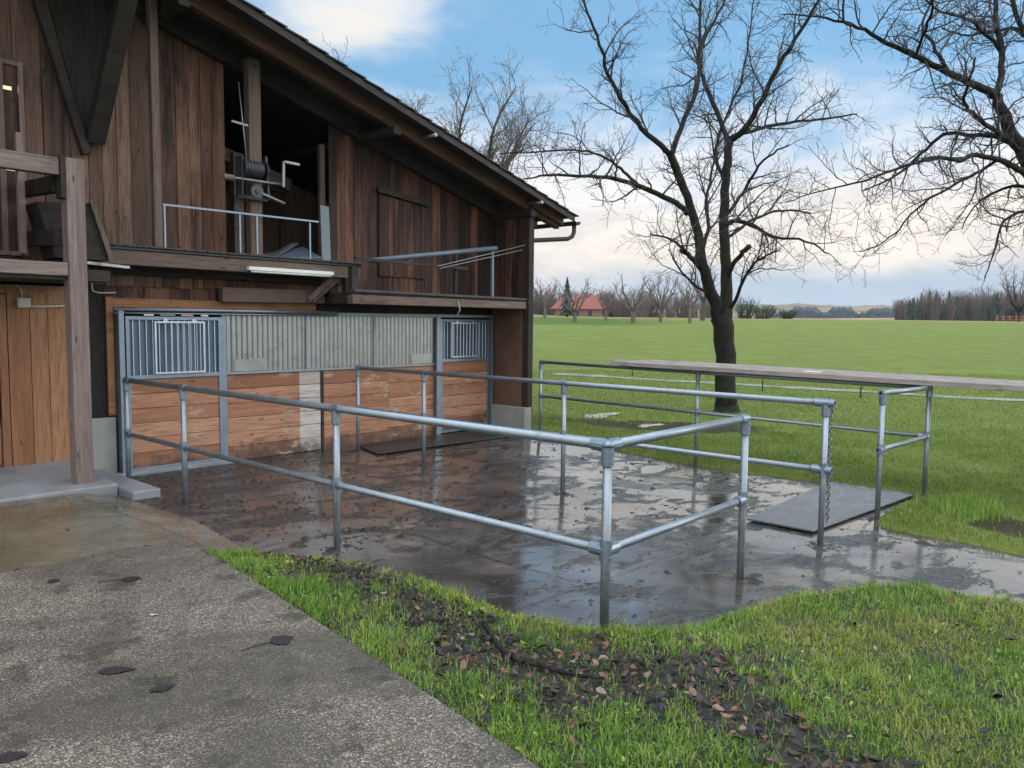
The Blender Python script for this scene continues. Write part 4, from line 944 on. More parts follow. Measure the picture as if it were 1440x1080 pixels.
limbs = [
 limb(D, [(1580, 680, 19.98), (1575, 600, 16.28), (1560, 480, 14.80), (1530, 370, 13.32), (1492, 290, 11.10), (1456, 242, 10.36)], 0, 0),
 limb(D, [(1454, 246, 10.36), (1440, 218, 9.62), (1423, 187, 8.51), (1403, 144, 7.03), (1395, 127, 5.92)], 0, .1),
 limb(D, [(1398, 131, 5.62), (1372, 121, 5.18), (1333, 101, 4.44), (1287, 80, 3.70), (1236, 54, 2.81), (1197, 33, 2.07), (1150, 24, 1.33), (1100, 20, 0.74)], .1, -1.1),
 limb(D, [(1200, 36, 1.78), (1187, 27, 1.63), (1189, -20, 1.33), (1196, -70, 0.89)], -.9, -.8),
 limb(D, [(1397, 135, 4.74), (1407, 113, 4.44), (1409, 70, 3.85), (1400, 23, 3.26), (1398, -40, 2.22), (1390, -90, 1.48)], .1, .9),
 limb(D, [(1458, 256, 5.18), (1430, 238, 4.44), (1411, 226, 3.85), (1372, 218, 3.26), (1349, 226, 2.96), (1318, 222, 2.52), (1271, 233, 2.07), (1217, 253, 1.48), (1158, 268, 1.04), (1105, 284, 0.59)], 0, -1.6),
 limb(D, [(1438, 214, 4.00), (1420, 202, 3.70), (1396, 191, 3.26), (1360, 190, 2.81), (1326, 189, 2.52), (1294, 218, 2.07), (1255, 249, 1.48), (1215, 268, 0.89)], .1, 1.2),
 limb(D, [(1405, 222, 2.37), (1380, 240, 2.07), (1341, 261, 1.78), (1300, 285, 1.41), (1263, 323, 1.11), (1240, 342, 0.89), (1209, 355, 0.59)], -.3, -.9),
 limb(D, [(1430, 205, 3.70), (1400, 185, 3.26), (1372, 163, 2.81), (1357, 144, 2.37), (1361, 118, 1.92), (1372, 80, 1.33)], .1, -1.2),
 limb(D, [(1333, 103, 2.52), (1312, 60, 2.22), (1296, 40, 1.78), (1308, 0, 1.48), (1318, -50, 0.96)], -.4, .5),
 limb(D, [(1287, 82, 2.22), (1302, 40, 2.07), (1310, 10, 1.78), (1305, -40, 1.18)], -.6, -1.6),
 limb(D, [(1409, 75, 2.52), (1380, 40, 2.22), (1350, 22, 1.78), (1320, 15, 1.48), (1290, -15, 1.04)], .5, -.6),
 limb(D, [(1500, 340, 3.70), (1470, 300, 2.96), (1430, 300, 2.22), (1408, 318, 1.63), (1396, 360, 1.11), (1385, 392, 0.67)], 0, -.8),
 limb(D, [(1490, 320, 3.70), (1460, 270, 2.96), (1425, 262, 2.22), (1395, 272, 1.63), (1370, 290, 1.11), (1352, 322, 0.67)], 0, 1.3),
 limb(D, [(1470, 285, 5.92), (1490, 200, 5.18), (1480, 120, 4.44), (1450, 60, 3.70), (1425, 5, 2.96), (1410, -60, 2.22)], 0, .6),
 limb(D, [(1448, 60, 2.96), (1430, 40, 2.52), (1395, 45, 1.92), (1360, 50, 1.48), (1325, 40, 0.89)], .3, 1.5)]
CR = dict(CH, sp=[.16, .115, .11], len=[1.0, .46, .2], rad=[.014, .007, .005], tip=.0032, up=[.1, .15, .1], kink=.24)
tree('bare_tree', (b1.x, b1.y, zfield(b1.x, b1.y)), 'bare tree at the right edge whose dark limbs reach in over the meadow', limbs, CR, 5,
     starts=[2, .4, .1, .1, .2, .1, .1, .1, .1, .1, .1, .1, .15, .15, .3, .1], jit=.01)
def generic(h, spread, th, tr, nl, rg, base=(0, 0, 0), fork=.3):
    B = Vector(base); L = []
    top = B+Vector((rg.gauss(0, .1), rg.gauss(0, .1), th)); L.append(([B+Vector((0, 0, -.3)), B+Vector((0, 0, th*.5)), top], [tr*1.25, tr, tr*.9]))
    for i in range(nl):
        a = 2*math.pi*(i+rg.random()*.6)/nl; P = [top-Vector((0, 0, th*.12*rg.random()))]; R = [tr*.6]; d = Vector((math.cos(a)*spread, math.sin(a)*spread, h-th)); n = 5
        kk = rg.uniform(.7, 1.05)
        for k in range(1, n+1):
            f = k/n; P.append(top+Vector((d.x*f**.8*kk, d.y*f**.8*kk, d.z*f**1.15*kk))+Vector((rg.gauss(0, .14), rg.gauss(0, .14), rg.gauss(0, .1)))*(.4+spread*.2)); R.append(tr*.6*(1-f)+.02*f)
        L.append((P, R))
    return L
# tree behind the roof
rg = random.Random(21); bt = atd(618, 470, 31); 
CB = dict(CH, sp=[.26, .2, .17], len=[2.2, .95, .42], rad=[.035, .016, .011], tip=.008, seg=[6, 4, 3], up=[.55, .4, .3], kink=.16)
tree('bare_tree', (bt.x, bt.y, -.2), 'tall bare pale-twigged tree rising behind the barn roof', generic(11.3, 4.2, 4.2, .26, 14, rg, (bt.x, bt.y, -.2)), CB, 22, ('bark_pale', 'twig_pale'), starts=[2]+[.25]*14)
# orchard row in the meadow
CF = dict(CH, sp=[.45, .34], len=[1.9, .75], rad=[.045, .018], tip=.011, seg=[5, 4], up=[.5, .35], upk=[.06, .05], kink=.17)
protos = []
def at_ground(px, u):
    p = atd(px, 450, u); return Vector((p.x, p.y, zfield(p.x, p.y)))
OG = 'bare fruit trees in the meadow'
OL = ['bare fruit tree with drooping limbs in front of the red roof', 'small slim bare fruit tree just right of the red-roofed house', 'wide bare fruit tree with a V-shaped fork, third from the house', 'bushy dark bare fruit tree between the V-forked tree and the dark trunk', 'leaning bare fruit tree partly hidden by twigs left of the big trunk', 'faint bare fruit tree beside the barn corner post']
for i, (px, u, sc, kind) in enumerate([(808, 100, 1.0, 0), (852, 106, .82, 1), (890, 98, 1.08, 2), (929, 103, 1.0, 3), (970, 100, 1.1, 1), (766, 118, .95, 3)]):
    p = at_ground(px, u)
    if kind >= len(protos) or not any(k == kind for k, _ in protos):
        r = random.Random(40+kind); T = tree('fruit_tree', p, OL[i], generic([5.0, 5.4, 5.8, 6.2][kind], [3.2, 2.0, 3.2, 2.6][kind], [1.3, 1.9, 1.4, 1.7][kind], [.22, .18, .25, .22][kind], [6, 7, 5, 8][kind], r, p), CF, 50+kind, ('twig_brown', 'twig_brown'), group=OG, starts=[2]+[.2]*8); protos.append((kind, T))
    else:
        T = copy_tree([t for k, t in protos if k == kind][0]); T['label'] = OL[i]
    T.location = p; T.rotation_euler.z = i*1.3 if i > 2 else 0; T.scale = (sc, sc, sc)
r = random.Random(77); p = at_ground(988, 116)
tree('bare_tree', p, 'taller bare tree with ivy standing behind the big forked tree', generic(8.2, 2.4, 3.0, .3, 7, r, p), dict(CF, sp=[.45, .35]), 78, ('bark_pale', 'twig_brown'), starts=[2]+[.1]*7)
p = at_ground(1432, 190); r = random.Random(79)
tree('bare_tree', p, 'brown bare tree at the right end of the distant forest', generic(12.5, 5.5, 2.4, .4, 9, r, p), dict(CF, sp=[.55, .4], len=[2.8, 1.2], rad=[.07, .05], tip=.04), 80, ('bark', 'twig_brown'), starts=[2]+[.1]*9)
def conifer_mesh(mb, b, h, w, rg):
    b = Vector(b); mb.tube([b, b+Vector((0, 0, h*.9))], [h*.02, h*.005], 5)
    n = max(6, int(h*1.1))
    for k in range(n):
        f = k/n; z = h*(.1+.88*f); r = w*(1-f)**.85+.05; m_ = 9; vs = []
        for j in range(m_*2):
            a = math.pi*j/m_+rg.random()*.3; rr = r*(rg.uniform(.75, 1.15) if j % 2 else rg.uniform(.4, .65)); vs.append(b+Vector((math.cos(a)*rr, math.sin(a)*rr, z-rr*.35)))
        vs.append(b+Vector((0, 0, z+h/n*1.3))); c = len(vs)-1
        mb.add(vs, [(j, (j+1) % (m_*2), c) for j in range(m_*2)])
p = at_ground(797, 150); t = empty('conifer', p, 'dark pointed conifer left of the red roof', 'tree'); rg = random.Random(5)
mb = MB(); conifer_mesh(mb, p, 7.6, 1.9, rg); mb.build('crown', 'conifer', t); MB().tube([p-Vector((0, 0, .5)), p+Vector((0, 0, 1.4))], .2, 7).build('trunk', 'bark', t)
# farmhouse with red roof
p = at_ground(812, 205); hx = Vector((SYAW, -CYAW, 0)); hy = Vector((CYAW, SYAW, 0)); hz = Vector((0, 0, 1))
hs = empty('farmhouse', p, 'distant farmhouse with a broad red hipped roof behind the fruit trees', 'house')
def P3(a, b, c): return p+hx*a+hy*b+hz*c
mb = MB(); mb.quadprism([P3(-6, -4, -1), P3(6, -4, -1), P3(6, 4, -1), P3(-6, 4, -1)], (0, 0, 3.0)); mb.build('wall', 'wall_far', hs)
mb = MB(); mb.add([P3(-7.2, -5, 1.9), P3(7.2, -5, 1.9), P3(7.2, 5, 1.9), P3(-7.2, 5, 1.9), P3(-3.6, 0, 5.6), P3(5.0, 0, 5.6)], [(0, 1, 5, 4), (1, 2, 5), (2, 3, 4, 5), (3, 0, 4), (3, 2, 1, 0)]); rfh = mb.build('roof', 'roof_red', hs)
mb = MB(); mb.quadprism([P3(1.4, -.5, 4.6), P3(2.2, -.5, 4.6), P3(2.2, .3, 4.6), P3(1.4, .3, 4.6)], (0, 0, 1.8)); mb.build('chimney', 'wall_far', rfh)
for a in (-4, -1, 2.4): 
    mb = MB(); mb.quadprism([P3(a, -4.03, .1), P3(a+1, -4.03, .1), P3(a+1, -4.03, 1.4), P3(a, -4.03, 1.4)], tuple(hy*.03)); mb.build('window', 'glass', hs)
# far woodland masses
rg = random.Random(9); mb = MB(); mb2 = MB()
def bush(mb, c, h, w, rg, n=26, r=.05):
    c = Vector(c)
    for k in range(n):
        a = rg.uniform(0, 6.28); q = c+Vector((math.cos(a)*w*.25*rg.random(), math.sin(a)*w*.25*rg.random(), -.4)); d = Vector((math.cos(a)*w*.5*rg.random(), math.sin(a)*w*.5*rg.random(), h*rg.uniform(.55, 1.05)))
        mm = q+d*.55+Vector((rg.gauss(0, .2), rg.gauss(0, .2), 0)); e = q+d; mb.tube([q, mm, e], [r*1.6, r, r*.4], 3, False)
        for _ in range(5):
            s = mm.lerp(e, rg.random()); mb.tube([s, s+Vector((rg.gauss(0, .14*w), rg.gauss(0, .14*w), rg.uniform(.02, .22)*h))], [r*.6, r*.3], 3, False)
for i in range(230):
    px = rg.uniform(1262, 1600); u = rg.uniform(270, 330); q = at_ground(px, u); h = rg.uniform(8.5, 11.5)*(1-.25*sm((1300-px)/40)) *(1+.15*sm((px-1380)/60))
    if rg.random() < .5: conifer_mesh(mb, q, h*rg.uniform(.75, 1.1), h*rg.uniform(.14, .26), rg)
    else: bush(mb2, q, h*rg.uniform(.8, 1.15), h*.55, rg, 34, .08)
mb.build('distant_forest', 'conifer', None, kind='stuff', label='dark conifer forest along the right horizon', cat='forest')
mb2.build('distant_forest', 'twig_brown', None, kind='stuff', label='bare grey-brown trees mixed into the far forest', cat='forest')
mb2 = MB()
for i in range(90):
    px = rg.uniform(735, 1008); u = rg.uniform(215, 240); q = at_ground(px, u); bush(mb2, q, rg.uniform(4.5, 8.5), rg.uniform(4, 6.5), rg, 24, .06)
mb2.build('hedgerow', 'twig_brown', None, kind='stuff', label='bare brown hedgerow behind the fruit trees and the red roof', cat='hedge')
for (px, u, h, w, lab) in ((1072, 205, 4.2, 7, 'low dark bush just right of the big trunk'), (1048, 200, 5.5, 6, 'taller dark bush partly behind the big trunk'), (1107, 235, 3.2, 5, 'small round bush alone on the far field edge')):
    q = at_ground(px, u); t = empty('bush', q, lab, 'bush'); mb = MB(); bush(mb, q, h, w, rg, 60, .07); mb.build('foliage', 'conifer', t); MB().tube([q-Vector((0, 0, .5)), q+Vector((0, 0, .8))], .15, 5).build('stem', 'bark', t)
# hills with sunlit fields
def hills():
    vs = []; fs = []; A = [YAW+math.radians(a) for a in np.arange(-40, 60, .35)]
    K = [(560, 1.), (700, 5), (900, 9), (1300, 24), (1700, 38), (2100, 50), (2600, 66), (3200, 76), (3400, 40)]
    rs = [560, 640, 700, 780, 900, 1050, 1300, 1500, 1700, 1900, 2100, 2350, 2600, 2900, 3200, 3400]
    for r in rs:
        for a in A:
            z = interp(K, r); k = max(0, (r-1300)/1900)
            z += k*(4*math.sin(a*23+r*.002)+3*math.sin(a*67+2)+2*math.sin(a*161+r*.004)+1.5*math.sin(a*340))
            vs.append((r*math.cos(a), r*math.sin(a), z))
    n = len(A); fs = [(i*n+j, i*n+j+1, (i+1)*n+j+1, (i+1)*n+j)[::-1] for i in range(len(rs)-1) for j in range(n-1)]
    npmesh('hills', vs, fs, 'hill', smooth=True, kind='structure')
hills()
mb = MB()
for i in range(420):
    px = rg.uniform(1085, 1262); u = rg.uniform(880, 980); h = 7
    for c_, w_ in ((1132, 16), (1182, 14), (1240, 18)):
        if abs(px-c_) < w_: h = 12
    d = ray(px, 450); q = d*(u/(d.x*CYAW+d.y*SYAW)); q.z = 11.5
    h *= rg.uniform(.75, 1.1); vs = []
    for k in range(7): a = k*.9; vs.append(q+Vector((math.cos(a)*h*.5, math.sin(a)*h*.5, -2)))
    for k in range(7): a = k*.9+.3; vs.append(q+Vector((math.cos(a)*h*.42, math.sin(a)*h*.42, h*rg.uniform(.4, .7))))
    vs.append(q+Vector((0, 0, h)))
    mb.add(vs, [(k, (k+1) % 7, 7+(k+1) % 7, 7+k) for k in range(7)]+[(7+k, 7+(k+1) % 7, 14) for k in range(7)])
mb.build('distant_wood', 'wood_far', None, kind='stuff', label='bluish strip of woodland below the sunlit hills', cat='forest')
# stakes and fence far right
SGP = 'thin fence stakes along the pale track'
for (px, yb, yt, lab) in ((889, 531, 516, 'thin fence stake left of the big trunk near the pale track'), (1072, 550, 533, 'thin fence stake just right of the big trunk near the pale track'), (1210, 559, 540, 'thin fence stake above the open railing, rightmost by the pale track')):
    q = onp('z', -.18, px, yb); z = zfield(q.x, q.y); MB().tube([(q.x, q.y, z-.2), (q.x+.01, q.y, z+.42)], [.02, .016], 6).build('fence_stake', 'bark', None, label=lab, cat='stake', group=SGP)
of = empty('orchard_fence', at_ground(1420, 160), 'low orange wooden post fence at the far right of the meadow', 'fence')
for i in range(7):
    q = at_ground(1402+i*9, 160-i*2); MB().bar(q-Vector((0, 0, .3)), q+Vector((0, 0, 1.3)), .16, .16, (0, 1, 0)).build('post', 'orange_post', of)
    if i:
        for z in (.5, 1.0): MB().bar(lq+Vector((0, 0, z)), q+Vector((0, 0, z)), .05, .1).build('rail', 'orange_post', of)
    lq = q
# ------------------------------------------------------------------ grass, leaves, dirt
def gblades(name, X, Y, Z, ln, wd, mat, lean=.5, label=None, cat='grass'):
    n = len(X); a = RNG.uniform(0, 2*np.pi, n); L = ln*RNG.uniform(.4, 1.35, n); W = wd*RNG.uniform(.7, 1.3, n); le = np.abs(RNG.normal(0, lean, n))
    h = np.stack([np.cos(a), np.sin(a), 0*a], 1); s = np.stack([-np.sin(a), np.cos(a), 0*a], 1); up = np.array([0, 0, 1.])
    B = np.stack([X, Y, Z-.004], 1)
    d1 = up*np.cos(le*.6)[:, None]+h*np.sin(le*.6)[:, None]; d2 = up*np.cos(le*1.7)[:, None]+h*np.sin(le*1.7)[:, None]
    Mi = B+d1*(L*.55)[:, None]; T = Mi+d2*(L*.5)[:, None]
    V = np.empty((n, 5, 3)); V[:, 0] = B-s*(W/2)[:, None]; V[:, 1] = B+s*(W/2)[:, None]; V[:, 2] = Mi-s*(W*.4)[:, None]; V[:, 3] = Mi+s*(W*.4)[:, None]; V[:, 4] = T
    i = np.arange(n)[:, None]*5; F = np.concatenate([i+np.array([0, 1, 3]), i+np.array([0, 3, 2]), i+np.array([2, 3, 4])])
    return npmesh(name, V.reshape(-1, 3), F, mat, kind='stuff', label=label, cat=cat)
vzb = np.vectorize(zbank); vbd = np.vectorize(bank_d)
def pnoise(x, y, f, s=0):
    return (np.sin(x*f*1.3+1.7*np.sin(y*f*.9+s)+s)+np.sin(y*f*1.1+1.9*np.sin(x*f*.7+2*s)+1.3*s)+.7*np.sin((x+y)*f*2.1+s)+.7*np.sin((x-y)*f*2.7+2*s))/3.4
LP = [onp('z', .22, *q) for q in ((400, 775), (470, 805), (545, 830), (620, 880), (690, 930), (780, 965), (880, 965), (960, 950), (1010, 1000), (1080, 1060), (1140, 1100))]
LW = [.20, .24, .22, .27, .33, .38, .32, .27, .25, .28, .32]
def litter_mask(x, y):
    d = np.full(x.shape, 9.)
    for (a, b, w) in zip(LP, LP[1:], LW):
        dx, dy = b.x-a.x, b.y-a.y; t = np.clip(((x-a.x)*dx+(y-a.y)*dy)/(dx*dx+dy*dy), 0, 1); d = np.minimum(d, np.hypot(x-a.x-t*dx, y-a.y-t*dy)/w)
    return d+.55*pnoise(x, y, 6.)+.6*pnoise(x, y, 17., 3)
def slab_edge(x, y):                               # > 0 on the bank side of the rough slab's edge
    e = [(2.86, 6.1), (2.89, 5.97), (2.62, 4.2), (2.23, 1.84), (1.52, -2.4)]
    xe = np.interp(-y, [-q[1] for q in e], [q[0] for q in e]); return x-xe
def bankpts(n, y0=-.6):
    x = RNG.uniform(1.4, 6.4, n); y = RNG.uniform(y0, 6.15, n); u = x*CYAW+y*SYAW; v = x*SYAW-y*CYAW
    k = (u > 1.6) & (np.abs(v) < u*.74+.4) & (slab_edge(x, y) > -.03+.03*pnoise(x, y, 17., 2)); x, y = x[k], y[k]
    d = vbd(x, y); k = d > -.03; return x[k], y[k], d[k]
x, y, d = bankpts(420000)
lm = litter_mask(x, y); dist = np.hypot(x, y)
dens = np.clip((lm-.55)/.6, .12, 1)*np.clip((pnoise(x, y, 4.1, 2)+1.25)*.8, .25, 1)*np.clip((d+.03)/.12, .2, 1)*np.clip(1.45-dist*.09, .55, 1)
k = RNG.random(len(x)) < dens*.8; x, y, d = x[k], y[k], d[k]; z = vzb(x, y)
dry = (pnoise(x, y, 2.3, 5)+RNG.normal(0, .35, len(x)) > .15) & (slab_edge(x, y) > .9)
tuft = np.clip(.8+.45*pnoise(x, y, 9., 1)+.45*pnoise(x, y, 23., 4), .35, 1.6)
w = ~dry
gblades('bank_grass', x[w], y[w], z[w], .068*tuft[w], .0042, 'blade', 1.05, 'lush green grass on the bank between slab and yard')
gblades('bank_grass', x[dry], y[dry], z[dry], .050*tuft[dry], .0038, 'blade_dry', 1.25, 'yellowish mossy grass on the right part of the bank')
def leaves(name, x, y, z, size, mat, label, flat=.35, cat='leaves'):
    n = len(x); S = size*RNG.uniform(.55, 1.35, n); a = RNG.uniform(0, 2*np.pi, n); tx = RNG.normal(0, flat, n); ty = RNG.normal(0, flat, n); cu = RNG.normal(.12, .22, n); wd = RNG.uniform(.26, .5, n); cv = RNG.normal(.1, .25, n)
    loc = np.array([[0, 0], [.28, 1], [.28, -1], [.68, .85], [.68, -.85], [1, 0], [.3, 0], [.68, 0]])
    px_ = loc[None, :, 0]-.5; py_ = loc[None, :, 1]*wd[:, None]*.62; pz_ = cu[:, None]*(px_**2)*1.6+cv[:, None]*np.abs(loc[None, :, 1])*.5
    px_ = px_+0*py_
    P = np.stack([px_, py_, pz_], 2)*S[:, None, None]
    def rot(P, ax, ang):
        c, s = np.cos(ang)[:, None], np.sin(ang)[:, None]; i, j = [(1, 2), (2, 0), (0, 1)][ax]; Q = P.copy(); Q[..., i] = P[..., i]*c-P[..., j]*s; Q[..., j] = P[..., i]*s+P[..., j]*c; return Q
    P = rot(rot(rot(P, 0, tx), 1, ty), 2, a)
    zo = P[..., 2].min(1); P[..., 2] -= (zo*.75)[:, None]
    P += np.stack([x, y, z+.003], 1)[:, None, :]
    i = np.arange(n)[:, None]*8; F = np.concatenate([i+np.array(f) for f in ([0, 2, 6], [0, 6, 1], [2, 4, 7], [2, 7, 6], [6, 7, 3], [6, 3, 1], [4, 5, 7], [7, 5, 3])])
    return npmesh(name, P.reshape(-1, 3), F, mat, kind='stuff', label=label, cat=cat)
x, y, d = bankpts(60000); lm = litter_mask(x, y); k = RNG.random(len(x)) < np.clip((1.55-lm)*.85, 0.012, 1)*.36; x, y = x[k], y[k]
lay = RNG.uniform(0, .03, len(x))*(litter_mask(x, y) < .9)
leaves('leaf_litter', x, y, vzb(x, y)+lay, .047, 'leaf', 'wet black and brown leaf litter lying on the grass bank', .3)
x, y, d = bankpts(9000); k = (litter_mask(x, y) > 1.2) & (RNG.random(len(x)) < .035); x, y = x[k], y[k]
leaves('leaf_litter', x, y, vzb(x, y)+.035, .050, 'leaf', 'single dead leaves scattered in the bank grass', .3)
x, y, d = bankpts(30000); k = (litter_mask(x, y) > .8) & (RNG.random(len(x)) < .16*(pnoise(x, y, 3.3, 6) > -.1)); x, y = x[k], y[k]
leaves('bank_weeds', x, y, vzb(x, y)+RNG.uniform(.012, .04, len(x)), .026, 'blade', 'small broad green weed leaves among the bank grass', .5)
x, y, d = bankpts(26000); k = RNG.random(len(x)) < .2; x, y = x[k], y[k]
gblades('dead_straw', x, y, vzb(x, y)+.01, .075, .0028, 'straw', 1.9, 'pale dead straw lying among the bank grass')
# yard dirt, bits of leaf and mud clods
def clods(name, x, y, z, size, mat, label):
    n = len(x); S = size*RNG.lognormal(-.2, .55, n); a = RNG.uniform(0, 6.28, n)
    o = np.array([[1, 0, 0], [.3, .9, 0], [-.8, .55, 0], [-.8, -.6, 0], [.4, -.9, 0], [.1, .05, .6]])
    P = o[None]*RNG.uniform(.55, 1.25, (n, 6, 1))*S[:, None, None]; P[..., 0] *= RNG.uniform(1, 2.4, n)[:, None]
    c, s = np.cos(a)[:, None], np.sin(a)[:, None]; Q = P.copy(); Q[..., 0] = P[..., 0]*c-P[..., 1]*s; Q[..., 1] = P[..., 0]*s+P[..., 1]*c
    Q[:, :5, 2] = -.004; Q += np.stack([x, y, z], 1)[:, None, :]
    i = np.arange(n)[:, None]*6; F = np.concatenate([i+np.array([j, (j+1) % 5, 5]) for j in range(5)])
    return npmesh(name, Q.reshape(-1, 3), F, mat, kind='stuff', label=label, cat='mud')
vyz = np.vectorize(yz); vsd = np.vectorize(sdyard)
x = RNG.uniform(3.3, 11, 16000); y = RNG.uniform(1.2, 10, 16000)
w = .16+.75*(pnoise(x, y, 1.7, 3) > .25)+.8*np.exp(-((x-4.2)/.7)**2)*(y > 4.6)+.35*(y > 8.2)
k = (RNG.random(16000) < w*.30) & (vsd(x, y) < -.05) & (vbd(x, y) < -.02); x, y = x[k], y[k]
clods('mud_clods', x, y, vyz(x, y), .013, 'mud', 'dark mud clods and crumbs strewn over the wet yard')
x = np.concatenate([RNG.uniform(3.4, 6.5, 700), RNG.uniform(4, 10.5, 260)]); y = np.concatenate([RNG.uniform(5, 10, 700), RNG.uniform(2.2, 10, 260)])
k = (RNG.random(960) < .22+.5*(pnoise(x, y, 2.1, 8) > .1)) & (vbd(x, y) < -.02); x, y = x[k], y[k]
leaves('leaf_scatter', x, y, vyz(x, y), .046, 'leaf', 'dark leaves and wood shreds scattered over the wet yard', .12)
x = RNG.uniform(-1.5, 3, 220); y = RNG.uniform(1.2, 8.4, 220); k = (slab_edge(x, y) < -.05) & (RNG.random(220) < .5); x, y = x[k], y[k]
zf_ = np.array([(zfore(a, b)+.018) if b < 6.13 else smz(a, b)+.004 for a, b in zip(x, y)])
clods('mud_clods', x, y, zf_, .008, 'mud', 'little dirt crumbs on the rough concrete pavement')
# short meadow grass close to the yard
def fieldpts(n, u0, u1):
    u = np.sqrt(RNG.uniform(u0**2, u1**2, n)); v = u*RNG.uniform(-.25, .74, n); x = u*CYAW+v*SYAW; y = u*SYAW-v*CYAW
    k = vsd(x, y) > -.09; return x[k], y[k], u[k]
vzf = np.vectorize(zfield)
x, y, u = fieldpts(230000, 6.5, 17); sdv_ = vsd(x, y)
k = RNG.random(len(x)) < np.clip(.55+.6*pnoise(x, y, 1.3, 4), .12, 1)*np.clip(sdv_/.15+.75, 0, 1)*np.where(np.minimum(((x+.55*y-19.4)/1.1)**2+((y-8.9)/2.2)**2, ((x-9.75)/.65)**2+((y-1.2)/.55)**2)+1.1*pnoise(x, y, 2.2, 9) < .95, .06, 1); x, y, u = x[k], y[k], u[k]
gblades('meadow_grass', x, y, vzf(x, y), .06, .007, 'blade_far', .6, 'short green grass at the edge of the meadow beside the yard')
x, y, u = fieldpts(90000, 17, 34); gblades('meadow_grass', x, y, vzf(x, y), .055, .016, 'blade_far', .7, 'meadow grass around the big bare tree and the pale track')
# tussock by the open railing
x = 10.4+RNG.normal(0, .3, 2600); y = 1.95+RNG.normal(0, .16, 2600); gblades('meadow_grass', x, y, vzf(x, y), .15, .007, 'blade', .5, 'taller grass tuft by the yard exit')
# single leaves on the pavement
def dead_leaf(px, py, L, W, ang, stem, label, col='leaf_dark'):
    q = onp('z', .24, px, py); 
    for _ in range(3): q = onp('z', zfore(q.x, q.y)+.018, px, py)
    t = empty('dead_leaf', (q.x, q.y, q.z+.004), label, 'leaf', 'single dead leaves on the pavement'); c, s = math.cos(ang), math.sin(ang)
    def w(a, b, h): return (q.x+a*c-b*s, q.y+a*s+b*c, q.z+.004+h)
    mb = MB(); n = 9; vs = []
    for i in range(n):
        f = i/(n-1); ww = W*(max(0, math.sin(math.pi*f**.75))**1.15*.5+.02*math.sin(i*2.7))*(1 if 0 < i < n-1 else 0)+.0005
        for j in (-1, -.5, 0, .5, 1): vs.append(w((f-.5)*L, j*ww*(1+.08*math.sin(i*2.1+j)), .002+.004*abs(j)*(1+math.sin(i*1.3))*.5+(.002 if j == 0 else 0)))
    mb.add(vs, [(i*5+j, i*5+j+1, i*5+j+6, i*5+j+5) for i in range(n-1) for j in range(4)], True); mb.build('blade', col, t)
    if stem: MB().tube([w(-.5*L, 0, .006), w(-.5*L-stem*.5, .01, .008), w(-.5*L-stem, .0+.02*stem, .004)], [.0045, .004, .003], 5).build('stem', 'twig', t)
VA = math.atan2(-CYAW, SYAW)      # picture-right direction on the ground
dead_leaf(397, 901, .13, .14, VA+.75, .17, 'dark oval leaf with a long stem on the rough pavement near the grass')
dead_leaf(165, 944, .18, .085, VA+.18, .0, 'long narrow dark leaf lying on the rough pavement')
dead_leaf(228, 970, .08, .11, VA-.9, .12, 'small round dark leaf with a bent stem on the rough pavement')
dead_leaf(16, 1066, .13, .08, VA+.3, 0, 'dark leaf at the lower left corner of the pavement')
dead_leaf(185, 815, .13, .11, VA+.5, .14, 'reddish brown leaf on the pavement near the wet strip')
dead_leaf(216, 866, .055, .025, VA+.1, 0, 'pale straw-coloured leaf on the pavement', 'palewood')
dead_leaf(76, 818, .08, .08, VA+.4, 0, 'crumpled black leaf at the back of the rough pavement')
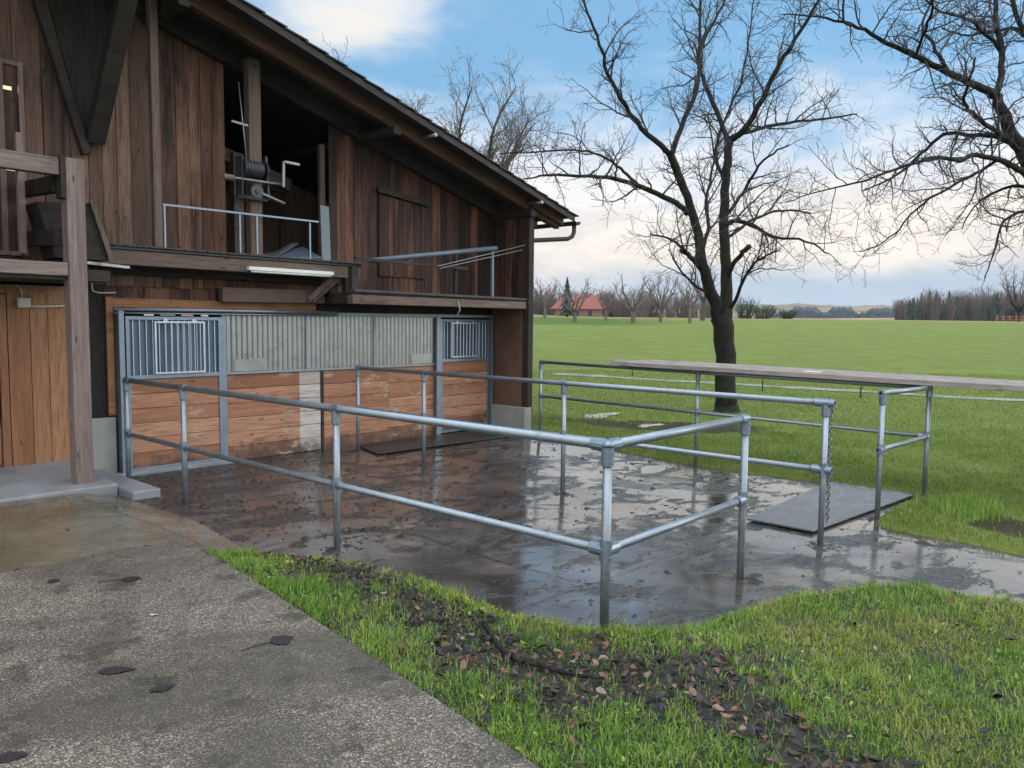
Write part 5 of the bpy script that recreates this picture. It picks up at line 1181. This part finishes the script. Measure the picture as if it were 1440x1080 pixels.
def stick(pts, r, label):
    P = [];
    for (px, py) in pts:
        q = onp('z', .23, px, py); P.append(Vector((q.x, q.y, zbank(q.x, q.y)+.03)))
    P, R = smooth(P, [r, r*1.1, r, r*.7, r*.4][:len(P)]); MB().tube(P, R, 7).build('stick', 'bark', None, label=label, cat='stick')
stick([(680, 884), (712, 930), (760, 950), (810, 968), (850, 975)], .014, 'dark fallen stick lying across the leaf litter on the bank')
pp = [(XA, 7.94), (XA, 5.26), (XD, YF), (XB, 9.675), (XB, 8.165), (XB, 5.667), (XB, YF), (XF0, YF)]
x = np.concatenate([p[0]+RNG.normal(0, .07, 45) for p in pp]); y = np.concatenate([p[1]+RNG.normal(0, .07, 45) for p in pp])
clods('mud_clods', x, y, vyz(x, y), .017, 'mud', 'dark muck gathered round the feet of the railing posts')
# line of dirt and leaves where the slab meets the bank
t_ = RNG.uniform(0, 1, 420); ye = 5.95-t_*6.2; xe = np.interp(-ye, [-6.1, -5.97, -4.2, -1.84, 2.4], [2.86, 2.89, 2.62, 2.23, 1.52])+RNG.normal(.0, .035, 420)
clods('mud_clods', xe, ye, np.array([zfore(a, b)+.016 for a, b in zip(xe, ye)]), .008, 'mud', 'dark crumbs along the edge of the rough pavement')

xs_ = RNG.uniform(-1.6, 2.85, 260); ys_ = 6.13+np.abs(RNG.normal(0, .018, 260))-.01
clods('mud_clods', xs_, ys_, np.array([zfore(a, b)+.004 for a, b in zip(xs_, ys_)]), .013, 'mud', 'dark dirt in the seam between rough pavement and smooth apron')
# thin air between here and the hills
def haze():
    R = 3600.; mb = MB(); mb.box(-900, R, -R, R, -40, 100); o = mb.build('haze', 'haze_mat', None); o['kind'] = 'stuff'
HM = bpy.data.materials.new('haze_mat'); HM.use_nodes = True; HM.node_tree.nodes.clear()
ho = HM.node_tree.nodes.new('ShaderNodeOutputMaterial'); hv = HM.node_tree.nodes.new('ShaderNodeVolumePrincipled')
hv.inputs['Color'].default_value = (.86, .92, 1, 1); hv.inputs['Density'].default_value = .00012; hv.inputs['Anisotropy'].default_value = .2
HM.node_tree.links.new(hv.outputs[0], ho.inputs['Volume']); M['haze_mat'] = HM
haze()
